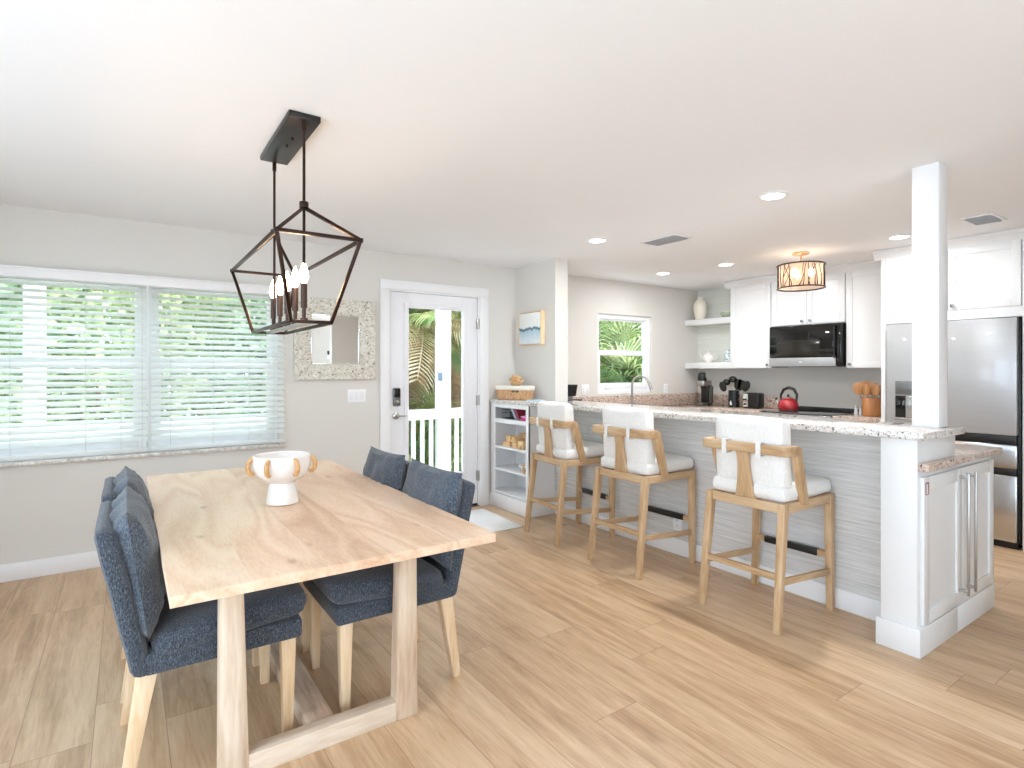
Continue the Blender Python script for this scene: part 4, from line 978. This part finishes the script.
def utensil(label, base, tip, head, mat, group, hm=None, r=.005):
    t = thing('cooking_utensil', label, 'utensil', base, group=group)
    b, e = Vector(base), Vector(tip); d = (e-b).normalized(); s = d.cross(Vector((1,0,0))).normalized()
    part('handle', MB().tube([b, b+(e-b)*.62],[r,r*.9],8), hm or mat, t)
    m = MB(); q0 = b+(e-b)*.60
    if head == 'spoon':
        b2 = bmesh.new(); bmesh.ops.create_uvsphere(b2,u_segments=14,v_segments=10,radius=1); L = (e-q0).length/2; c = (q0+e)/2
        n = d.cross(s)
        for v in b2.verts: v.co = c+d*v.co.z*L+s*v.co.x*L*.72+n*v.co.y*.009
        m.bm(b2, True)
    elif head == 'ladle': m.ball(e-d*.03,(.042,.050,.040),14,10)
    else:
        n = d.cross(s)
        P = []
        for f,w in ((0,.008),(.25,.040),(1,.050)):
            c = q0+(e-q0)*f
            P.append((c-s*w,c+s*w))
        V = []
        for a_,b_ in P: V += [a_-n*.003,b_-n*.003,b_+n*.003,a_+n*.003]
        F = [(3,2,1,0),(8,9,10,11)]
        for k in range(2):
            for q in range(4): F.append((4*k+q,4*k+(q+1)%4,4*k+4+(q+1)%4,4*k+4+q))
        m.raw(V,F)
    part('head', m, mat, t); return t
G = 'black utensils in the black crock'
for dy,tz_,dx,hd_,lab in ((.175,.31,-.02,'spoon','black slotted spoon leaning far left in the black crock'),(.10,.335,-.02,'ladle','round black ladle leaning left in the black crock'),(.01,.375,-.01,'ladle','black ladle standing upright in the black crock'),(-.06,.345,.0,'spat','black spatula leaning a little right in the black crock'),(-.12,.335,.0,'spat','black turner leaning right in the black crock'),(-.20,.325,.0,'spoon','black spoon leaning far right in the black crock')):
    utensil(lab,(6.2+dx*.5,4.165+dy*.10,ZC+.012),(6.2+dx,4.165+dy,ZC+tz_),hd_,M_black,G,M_nickel)
ts = thing('toaster','black toaster with a chrome end plate on the worktop','toaster',(6.2,3.90,ZC))
part('body', MB().box(6.125,6.255,3.79,4.00,ZC+.012,ZC+.188,.022,4,True), M_black, ts)
part('end_plate', MB().box(6.118,6.128,3.925,3.992,ZC+.02,ZC+.175,.004), plain('chrome_plate','#e8e8e8',.12,1.0), ts, 'chrome end plate'); part('lever', MB().box(6.10,6.12,3.945,3.975,ZC+.10,ZC+.118,.003), M_black, ts)
part('dial', MB().lathe([(0,0),(.012,0),(.012,-.012),(0,-.013)],(6.118,3.96,ZC+.05),14,axis='x'), M_black, ts)
part('slot', MB().box(6.15,6.168,3.81,3.96,ZC+.1865,ZC+.1895).box(6.21,6.228,3.81,3.96,ZC+.1865,ZC+.1895), M_steeld, ts); part('foot', MB().box(6.135,6.245,3.80,3.99,ZC,ZC+.014,.003), M_black, ts)
M_red = plain('red_enamel','#b01420',.12,.25,var=.02,coat=.8)
kx,ky,kz = 6.06,3.395,.928
kt = thing('kettle','shiny red whistling kettle with black handle on the cooktop','kettle',(kx,ky,kz))
part('body', MB().lathe([(0,0),(.080,0),(.094,.008),(.105,.038),(.104,.075),(.092,.108),(.070,.130),(.045,.140)],(kx,ky,kz),36), M_red, kt)
part('base_band', MB().lathe([(.084,0),(.092,.003),(.098,.012),(.095,.013)],(kx,ky,kz),36), M_nickel, kt)
part('lid', MB().lathe([(.046,.138),(.044,.144),(.03,.151),(.01,.155),(0,.155)],(kx,ky,kz),24), M_nickel, kt); part('lid_knob', MB().lathe([(0,.153),(.009,.155),(.014,.168),(.009,.180),(0,.182)],(kx,ky,kz),14), M_black, kt)
part('spout', MB().tube([(kx-.01,ky+.085,kz+.055),(kx-.015,ky+.115,kz+.085),(kx-.015,ky+.128,kz+.118)],[.024,.019,.014],12), M_nickel, kt); part('whistle', MB().tube([(kx-.015,ky+.126,kz+.114),(kx-.015,ky+.134,kz+.138)],[.016,.014],12), M_black, kt)
part('handle', MB().tube([(kx,ky+.085,kz+.115),(kx,ky+.088,kz+.17),(kx,ky+.052,kz+.235),(kx,ky-.01,kz+.258),(kx,ky-.065,kz+.238),(kx,ky-.098,kz+.18),(kx,ky-.090,kz+.10)],[.009,.013,.017,.017,.017,.014,.010],12), M_black, kt)
wk = thing('wooden_crock','turned bamboo crock holding wooden spoons beside the refrigerator','crock',(6.12,2.565,ZC))
wx,wy = 6.13,2.575
part('crock', MB().lathe([(0,0),(.078,0),(.084,.006),(.086,.02),(.086,.175),(.083,.182),(.076,.18),(.075,.02),(0,.015)],(wx,wy,ZC),36), wood('bamboo_crock',['#8a5528','#a3683a','#b37847','#c28a5a'],'z',50,.35), wk)
M_spoon = wood('wooden_spoon',['#926236','#a97649','#bb8a5b','#ca9d6f'],'z',60,.5)
G = 'wooden spoons in the bamboo crock'
for dy,tz_,dx,hd_,lab in ((.14,.33,-.03,'spoon','wooden spoon leaning far left in the bamboo crock'),(.09,.345,.03,'spat','flat wooden turner leaning left in the bamboo crock'),(.045,.32,-.06,'spoon','round wooden spoon in front left in the bamboo crock'),(0,.335,.0,'spat','wooden spatula upright in the bamboo crock'),(-.05,.32,-.04,'spoon','large wooden spoon right of centre in the bamboo crock'),(-.11,.325,.01,'spoon','wooden spoon leaning far right in the bamboo crock')):
    utensil(lab,(wx+dx*.4,wy+dy*.25,ZC+.022),(wx+dx,wy+dy,ZC+tz_),hd_,M_spoon,G,None,.0065)
for y,lab in ((2.71,'small glass salt shaker left of the bamboo crock'),(2.755,'small glass pepper shaker beside the range rail')):
    t = thing('shaker',lab,'shaker',(6.2,y,ZC)); part('jar', MB().lathe([(0,0),(.018,0),(.019,.01),(.015,.06),(.012,.066),(0,.066)],(6.2,y,ZC),16), plain('clear_shaker_glass','#c9cdca',.05,coat=.4), t); part('cap', MB().lathe([(.013,.066),(.014,.085),(.008,.094),(0,.095)],(6.2,y,ZC),16), M_nickel, t)
fc = thing('kitchen_faucet','tall gooseneck pull-down faucet under the kitchen window','faucet',(5.0,4.74,ZC))
fx,fy = 5.01,4.74
part('base', MB().lathe([(0,0),(.030,0),(.030,.008),(.022,.014),(.020,.07),(.0,.07)],(fx,fy,ZC),20), M_nickel, fc)
P = [(fx,fy,ZC+.06),(fx,fy,ZC+.28)]+[(fx+.0+.045*(1-math.cos(a)),fy-.095*(1-math.cos(a)),ZC+.28+.105*math.sin(a)) for a in [PI*k/10 for k in range(1,9)]]
part('spout', MB().tube(P,.0125,12), M_nickel, fc)
e = P[-1]; part('spray_head', MB().tube([e,(e[0]+.012,e[1]-.022,e[2]-.05),(e[0]+.022,e[1]-.04,e[2]-.115)],[.014,.018,.019],12), M_nickel, fc)
part('handle', MB().tube([(fx+.015,fy,ZC+.05),(fx+.06,fy-.01,ZC+.065),(fx+.10,fy-.015,ZC+.085)],[.009,.008,.006],10), M_nickel, fc)
bx_,by_ = 3.915,4.60
bm_ = thing('coffee_grinder','black tapered appliance on the worktop beside the stub wall','small appliance',(bx_,by_,ZC))
part('hopper', MB().hexa([(bx_-.05,by_-.05,1.10),(bx_+.045,by_-.05,1.10),(bx_+.045,by_+.05,1.10),(bx_-.05,by_+.05,1.10),(bx_-.07,by_-.06,1.225),(bx_+.065,by_-.06,1.225),(bx_+.065,by_+.06,1.225),(bx_-.07,by_+.06,1.225)],.008,3), M_black, bm_)
part('neck', MB().lathe([(0,1.06),(.035,1.06),(.035,1.101),(0,1.101)],(bx_-.005,by_,0),20), M_steeld, bm_)
part('base', MB().box(bx_-.07,bx_+.07,by_-.07,by_+.07,ZC,1.062,.012,3,True), M_black, bm_); part('tray', MB().box(bx_+.0,bx_+.13,by_-.05,by_+.05,1.045,1.066,.006), M_black, bm_)
# ---------------------------------------------------------------- on the open shelves
M_cream = plain('cream_ceramic','#ece5d6',.4,var=.02)
zt = 2.0435
va = thing('ceramic_vase','tall cream ceramic vase on the upper open shelf','vase',(6.28,4.68,zt))
part('body', MB().lathe([(0,0),(.055,0),(.062,.01),(.082,.09),(.092,.16),(.088,.21),(.066,.25),(.042,.268),(.038,.28)],(6.28,4.72,zt),36), M_cream, va); part('neck', MB().lathe([(.038,.276),(.038,.292),(.045,.300),(.040,.302),(.030,.296),(.030,.27)],(6.28,4.72,zt),28), M_cream, va)
gb = thing('glass_bowl','low sage green bowl on the upper open shelf','bowl',(6.3,4.30,zt))
part('bowl', MB().lathe([(0,0),(.05,0),(.085,.018),(.105,.05),(.100,.072),(.096,.072),(.098,.05),(.08,.024),(0,.012)],(6.3,4.30,zt),36), plain('sage_glaze','#a9b59a',.2,var=.1,nscale=30), gb)
part('rim_beads', MB().tube([(6.3+.099*math.cos(2*PI*k/24),4.30+.099*math.sin(2*PI*k/24),zt+.074+.006*math.sin(5*2*PI*k/24)) for k in range(24)],.006,8,True), M_cream, gb)
zt = 1.4785
px_,py_ = 6.27,4.585
tp = thing('teapot','white ceramic teapot on the lower open shelf','teapot',(px_,py_,zt))
part('body', MB().lathe([(0,0),(.045,0),(.052,.006),(.078,.04),(.080,.065),(.066,.098),(.036,.112)],(px_,py_,zt),32), M_cer, tp)
part('lid', MB().lathe([(.038,.11),(.034,.122),(.016,.13),(.006,.134),(.010,.146),(.006,.156),(0,.158)],(px_,py_,zt),24), M_cer, tp)
part('spout', MB().tube([(px_,py_+.07,zt+.045),(px_,py_+.105,zt+.065),(px_,py_+.125,zt+.105),(px_,py_+.145,zt+.122)],[.018,.013,.009,.008],12), M_cer, tp)
part('handle', MB().tube([(px_,py_-.062,zt+.095),(px_,py_-.105,zt+.105),(px_,py_-.128,zt+.075),(px_,py_-.11,zt+.04),(px_,py_-.072,zt+.03)],.007,10), M_cer, tp)
def jar_mat():
    m, nt, b, _ = newmat('blue_white_glaze'); vo = nd(nt,'ShaderNodeTexVoronoi'); vo.inputs['Scale'].default_value = 45; nt.links.new(coords(nt), vo.inputs['Vector'])
    nt.links.new(ramp(nt, vo.outputs['Distance'], [(.30,lin('#4f86a6')),(.42,lin('#e4ebec'))]), b.inputs['Base Color']); b.inputs['Roughness'].default_value = .2; return m
gj = thing('ginger_jar','small blue and white patterned jar on the lower open shelf','jar',(6.28,4.265,zt))
part('body', MB().lathe([(0,0),(.03,0),(.042,.03),(.048,.07),(.042,.105),(.026,.122)],(6.28,4.30,zt),28), jar_mat(), gj); part('lid', MB().lathe([(.029,.12),(.029,.135),(.016,.15),(.005,.155),(.008,.166),(0,.172)],(6.28,4.30,zt),24), jar_mat(), gj)
# ---------------------------------------------------------------- outside: porch and garden
def leafmat(name, cols, scale=4.0, trans=.35):
    m = bpy.data.materials.new(name); m.use_nodes = True; nt = m.node_tree; nt.nodes.clear()
    out = nt.nodes.new('ShaderNodeOutputMaterial'); b = nt.nodes.new('ShaderNodeBsdfPrincipled'); t = nt.nodes.new('ShaderNodeBsdfTranslucent'); x = nt.nodes.new('ShaderNodeMixShader')
    n = nd(nt,'ShaderNodeTexNoise'); n.inputs['Scale'].default_value = scale; n.inputs['Detail'].default_value = 3; nt.links.new(coords(nt), n.inputs['Vector'])
    c = ramp(nt, n.outputs['Fac'], [(.3+.4*i/(len(cols)-1), lin(q)) for i, q in enumerate(cols)])
    nt.links.new(c, b.inputs['Base Color']); nt.links.new(c, t.inputs[0]); b.inputs['Roughness'].default_value = .45
    x.inputs[0].default_value = trans; nt.links.new(b.outputs[0], x.inputs[1]); nt.links.new(t.outputs[0], x.inputs[2]); nt.links.new(x.outputs[0], out.inputs[0]); return m
M_palm = leafmat('palm_green',['#66803f','#8ca05a','#b2b97c','#d4d0a0'],3)
M_palmdry = leafmat('dry_palm_straw',['#a58a63','#c9b08a','#dcc9a8','#ece0c8'],4)
M_palmdk = leafmat('deep_palm_green',['#3a552f','#5b7742','#83965a','#adb37a'],3)
M_hedge = leafmat('bright_hedge_leaf',['#6f8f5a','#9db37a','#c6d09a','#e6e6c4'],7)
M_hedge2 = leafmat('cool_hedge_leaf',['#648a66','#93b188','#b7cda6','#dae3c8'],7)
M_bark = plain('palm_bark','#9a7b5e',.9,var=.25,nscale=14,bmp=.8,bscale=40)
M_soil = plain('lawn_and_mulch','#7d8f55',.95,var=.25,nscale=5,bmp=.6,bscale=60)
M_deck = plain('porch_boards','#d8d6d2',.6,var=.04)
M_porch = plain('white_porch_paint','#f6f6f5',.4,var=.005)
struct('garden_ground', MB().box(-9,16,6.35,18,-.5,-.35), M_soil, 'green planted ground beyond the porch', 'ground')
dk = MB()
for k in range(9): dk.box(-4,4.3,D+.155+k*.139,D+.155+k*.139+.134,-.07,-.035,.003)
struct('porch_floor', dk, M_deck, 'white porch floor boards outside the door', 'porch floor')
YP = 6.16
rl = thing('porch_railing','white porch railing with square balusters outside the glazed door','railing',(1.2,YP,-.035))
part('top_rail', MB().box(-4,4.3,YP-.045,YP+.045,.785,.905,.004), M_porch, rl); part('bottom_rail', MB().box(-4,4.3,YP-.03,YP+.03,.03,.10,.003), M_porch, rl)
bal0 = None
for k in range(34):
    x = -.45+.1165*k
    if abs(x-3.235) < .13: continue
    if bal0 is None: bal0 = part('baluster', MB().box(x-.021,x+.021,YP-.021,YP+.021,.09,.79,.002), M_porch, rl); bx0 = x
    else:
        c = bal0.copy(); COL.objects.link(c); c.location.x += x-bx0; c.parent = rl
for x0,lab in ((3.135,'square white porch post seen through the glazed door'),(-.70,'square white porch post behind the left window blind')):
    t = thing('porch_post',lab,'post',(x0+.07,YP,-.035)); pw_ = .145 if x0 > 0 else .135
    part('shaft', MB().box(x0,x0+pw_,YP-.075,YP+.075,-.035,3.0,.004), M_porch, t); part('base_trim', MB().box(x0-.015,x0+pw_+.015,YP-.09,YP+.09,-.035,.12,.004), M_porch, t)
pb = thing('post_device','small grey device on the porch post by the door','device',(3.12,YP-.10,1.25))  # small device of unknown use, not a lamp
part('housing', MB().box(3.095,3.15,YP-.105,YP-.073,1.25,1.35,.006), plain('blue_grey_device','#7f8fa5',.4), pb); part('arm', MB().tube([(3.10,YP-.10,1.34),(3.07,YP-.105,1.36)],.006,8), M_steeld, pb)

def frond_mesh(L, n, droop, lw, ll, seed, mat, vee=.35):
    rnd = random.Random(seed); V, F = [], []; P = []
    for k in range(13):
        f = k/12; P.append(Vector((L*(f-.18*droop*f*f), 0, L*(.42*f-droop*f*f))))
    mb = MB().tube(P,[.016*(1-.8*k/12)+.003 for k in range(13)],6)
    for k in range(n):
        f = .14+.85*k/(n-1); q = f*12; i = min(11,int(q)); p = P[i].lerp(P[i+1],q-i); d = (P[i+1]-P[i]).normalized()
        for s in (-1,1):
            out_ = (Vector((0,s,0))*.86+d*.55+Vector((0,0,vee*(1-f)-.10))).normalized(); l = ll*(1-abs(f-.45)**1.6*1.35)*rnd.uniform(.85,1.1)
            w = d*lw; pts = [p,p+out_*l*.45+Vector((0,0,.01)),p+out_*l*.8-Vector((0,0,l*.08)),p+out_*l-Vector((0,0,l*rnd.uniform(.18,.34)))]
            o = len(V); V += [pts[0]-w*.4,pts[0]+w*.4,pts[1]-w,pts[1]+w,pts[2]-w*.7,pts[2]+w*.7,pts[3]]
            F += [(o,o+1,o+3,o+2),(o+2,o+3,o+5,o+4),(o+4,o+5,o+6)]
    mb.raw(V,F,True)
    return mb.mesh('frond',mat)
def fan_mesh(stalk, R, n, seed, mat):
    rnd = random.Random(seed); mb = MB().tube([(0,0,0),(stalk*.25,0,stalk*.6),(stalk*.55,0,stalk*.92)],[.012,.009,.006],6)
    c = Vector((stalk*.55,0,stalk*.92)); V,F = [],[]
    for k in range(n):
        a = -2.1+4.2*k/(n-1); u = Vector((math.cos(a)*.85,math.sin(a),.35*math.cos(a))).normalized(); l = R*rnd.uniform(.85,1.08)*(1-.18*abs(a)/2.1)
        s = Vector((-math.sin(a),math.cos(a),.15)).normalized()*.016
        p1,p2,p3 = c+u*l*.45,c+u*l*.8-Vector((0,0,l*.08)),c+u*l-Vector((0,0,l*rnd.uniform(.22,.4)))
        o = len(V); V += [c-s*.3,c+s*.3,p1-s,p1+s,p2-s*.7,p2+s*.7,p3]; F += [(o,o+1,o+3,o+2),(o+2,o+3,o+5,o+4),(o+4,o+5,o+6)]
    mb.raw(V,F,True); return mb.mesh('fan_leaf',mat)
FR = [frond_mesh(1.7,34,.42,.022,.55,1,M_palm), frond_mesh(1.5,32,.62,.022,.52,2,M_palmdk), frond_mesh(1.55,30,.80,.020,.48,3,M_palmdry,.1)]
FN = [fan_mesh(.8,.75,26,4,M_palm), fan_mesh(.7,.8,26,5,M_palmdk), fan_mesh(.55,.7,22,6,M_palmdry)]
def palm(label, x, y, zc, meshes, n, sc, seed, trunk=True, part_name='frond', r=.11, zg=-.35):
    rnd = random.Random(seed); t = thing('palm_tree' if trunk else 'palmetto_shrub', label, 'palm tree' if trunk else 'shrub', (x,y,zg), group='garden palms')
    if trunk:
        m = MB(); pts = [(x+.03*math.sin(k*.9+seed),y+.03*math.cos(k*.7),zg+(zc-zg)*k/10) for k in range(11)]
        m.tube(pts,[r*(1.15-.25*k/10)+(.012 if k%2 else 0) for k in range(11)],14)
        part('trunk', m, M_bark, t)
    else:
        part('trunk', MB().lathe([(0,0),(.10,0),(.13,.05),(.08,zc-zg),(0,zc-zg+.02)],(x,y,zg),12), M_bark, t)
    for k in range(n):
        o = bpy.data.objects.new(part_name, meshes[k % len(meshes) if rnd.random() < .8 else rnd.randrange(len(meshes))]); COL.objects.link(o); o.parent = t
        o.location = (0,0,zc-zg); a = 2*PI*k*.381966+rnd.uniform(-.2,.2)
        o.rotation_euler = (rnd.uniform(-.3,.3), rnd.uniform(-.85,.55), a); q = sc*rnd.uniform(.85,1.15); o.scale = (q,q,q)
    return t
palm('tall feather palm left of the porch post, beyond the glazed door',3.55,7.7,1.9,FR,22,1.0,1)
palm('low feather palm with green fronds beyond the porch railing',3.9,8.6,.75,FR[:2],20,1.0,2)
palm('feather palm with straw-coloured trunk right of the porch post',4.15,7.55,2.1,[FR[2],FR[0]],18,.95,3,r=.14)
palm('feather palm behind the others in the garden',4.6,9.4,2.6,FR[:2],22,1.15,4)
palm('palm with drooping dry fronds beyond the door',3.0,8.9,2.3,FR,20,1.0,5)
palm('low green palmetto beyond the porch railing, seen between balusters',3.45,7.2,.05,FN[:2],16,.8,6,False,'fan_leaf')
palm('palmetto with long fan leaves close outside the kitchen window',6.55,6.25,.55,FN[:2],22,1.0,7,False,'fan_leaf')
palm('palmetto with some dry leaves behind the kitchen window',7.25,7.0,.9,FN,24,1.15,8,False,'fan_leaf')
palm('tall palm farther behind the kitchen window',8.0,8.2,2.2,FR,22,1.1,9)
palm('dark palmetto at the left edge of the kitchen window view',6.1,7.1,.7,FN[:2],20,1.1,10,False,'fan_leaf')
def shrub_mesh(n, rx, ry, h, seed, leaf):
    rnd = random.Random(seed); V,F = [],[]
    for k in range(n):
        a = rnd.uniform(0,2*PI); f = rnd.random()**.45; z = h*rnd.uniform(.04,1)
        taper = math.sqrt(max(.05,1-((z/h-.45)/.62)**2)); c = Vector((math.cos(a)*rx*f*taper,math.sin(a)*ry*f*taper,z))
        d = Vector((rnd.uniform(-1,1),rnd.uniform(-1,1),rnd.uniform(-.7,.8))).normalized(); s = d.orthogonal().normalized(); s = (s*math.cos(a*3)+d.cross(s)*math.sin(a*3)).normalized()
        l = leaf*rnd.uniform(.7,1.3); w = l*.26; up = d.cross(s)*l*.08
        o = len(V); V += [c,c+d*l*.5+s*w+up,c+d*l,c+d*l*.5-s*w+up,c+d*l*.5]; F += [(o,o+1,o+4),(o+1,o+2,o+4),(o+2,o+3,o+4),(o+3,o,o+4)]
    mb = MB().raw(V,F,False); return mb
SM = [shrub_mesh(2600,.95,.75,3.0,11,.16).mesh('foliage',M_hedge), shrub_mesh(2600,.95,.75,2.9,12,.15).mesh('foliage',M_hedge2), shrub_mesh(1500,.7,.6,1.2,13,.13).mesh('foliage',M_hedge)]
def shrub(label, x, y, k, s, rz):
    t = thing('garden_shrub', label, 'shrub', (x,y,-.35), rz, group='leafy shrubs in the garden', local=True)
    part('stem', MB().tube([(0,0,0),(.02,.01,.7),(-.02,.02,1.0 if k == 2 else 1.9)],[.04,.03,.015],8), M_bark, t)
    o = bpy.data.objects.new('foliage', SM[k]); COL.objects.link(o); o.parent = t; o['kind'] = 'stuff'; t.scale = (s,s,s); return t
for i,(x,y,k,s,lab) in enumerate(((-2.2,7.9,0,1.0,'sunny shrub behind the far left end of the window blind'),(-1.1,8.3,1,1.1,'cool green shrub behind the left porch post'),(-.25,7.8,0,1.05,'sunny shrub right of the porch post, behind the left blind'),(.75,8.1,0,1.0,'sunny shrub behind the gap between both blinds'),
    (1.5,7.8,1,1.0,'cool green shrub behind the right window blind'),(2.3,8.3,1,1.1,'cool green shrub behind the mirror wall'),(-.9,9.8,0,1.5,'large sunny shrub at the back of the garden, left'),(1.2,10.0,1,1.5,'large cool green shrub at the back of the garden'),
    (5.6,8.8,1,1.0,'green shrub left of the kitchen window palmettos'),(6.9,9.0,0,1.2,'sunny shrub behind the kitchen window palmettos'),(8.6,9.2,0,1.2,'sunny shrub right of the kitchen window palmettos'),(3.3,10.6,1,1.3,'green shrub behind the palms beyond the door'),(5.0,11.0,0,1.4,'large bright shrub behind the palms beyond the door'),
    (2.9,7.0,2,.55,'low bright shrub against the porch, left of the balusters'),(3.9,6.9,2,.55,'low bright shrub against the porch, below the porch post'))):
    shrub(lab,x,y,k,s,i*1.3)

# ---------------------------------------------------------------- light
w = bpy.data.worlds.new('World'); SC.world = w; w.use_nodes = True; nt = w.node_tree; nt.nodes.clear()
out = nt.nodes.new('ShaderNodeOutputWorld'); bg = nt.nodes.new('ShaderNodeBackground'); bg.inputs[0].default_value = (.71,.855,1.0,1); bg.inputs[1].default_value = SKY
nt.links.new(bg.outputs[0], out.inputs[0])
sl = bpy.data.lights.new('sun','SUN'); sl.energy = SUN; sl.angle = .02; sl.color = (1,.95,.88)
so = bpy.data.objects.new('sun', sl); COL.objects.link(so); so.rotation_euler = Vector((-.60,.12,-.79)).to_track_quat('-Z','Y').to_euler(); so.location = (-4,-2,8)
def lamp(name, loc, e, col, r=.05):
    l = bpy.data.lights.new(name,'POINT'); l.energy = e; l.color = col; l.shadow_soft_size = r
    o = bpy.data.objects.new(name,l); COL.objects.link(o); o.location = loc; return o
for x,y,kw in ((3.30,1.945,1.2),(3.23,3.445,.55),(4.935,4.20,.35),(5.045,3.485,1.0),(5.16,1.965,.5)):
    l = bpy.data.lights.new('downlight','AREA'); l.shape = 'DISK'; l.size = .13; l.energy = DOWN*kw; l.color = (.95,.98,1); l.spread = PI
    o = bpy.data.objects.new('downlight',l); COL.objects.link(o); o.location = (x,y,H-.02)
# ---------------------------------------------------------------- camera
cd = bpy.data.cameras.new('camera'); cam = bpy.data.objects.new('camera',cd); COL.objects.link(cam)
cam.location = (0,0,1.38); cam.rotation_euler = (PI/2,0,-math.radians(34.52))
cd.sensor_width = 36; cd.lens = 36*561/1024; cd.shift_y = -14/1024; cd.clip_start = .05; cd.clip_end = 200
SC.camera = cam
vs = SC.view_settings; vs.view_transform = 'Standard'; vs.look = 'None'; vs.exposure = EXPO; vs.gamma = 1; vs.use_curve_mapping = False
SC.cycles.use_denoising = True; SC.cycles.max_bounces = 10; SC.cycles.diffuse_bounces = 6; SC.cycles.transparent_max_bounces = 24; SC.cycles.sample_clamp_indirect = 6
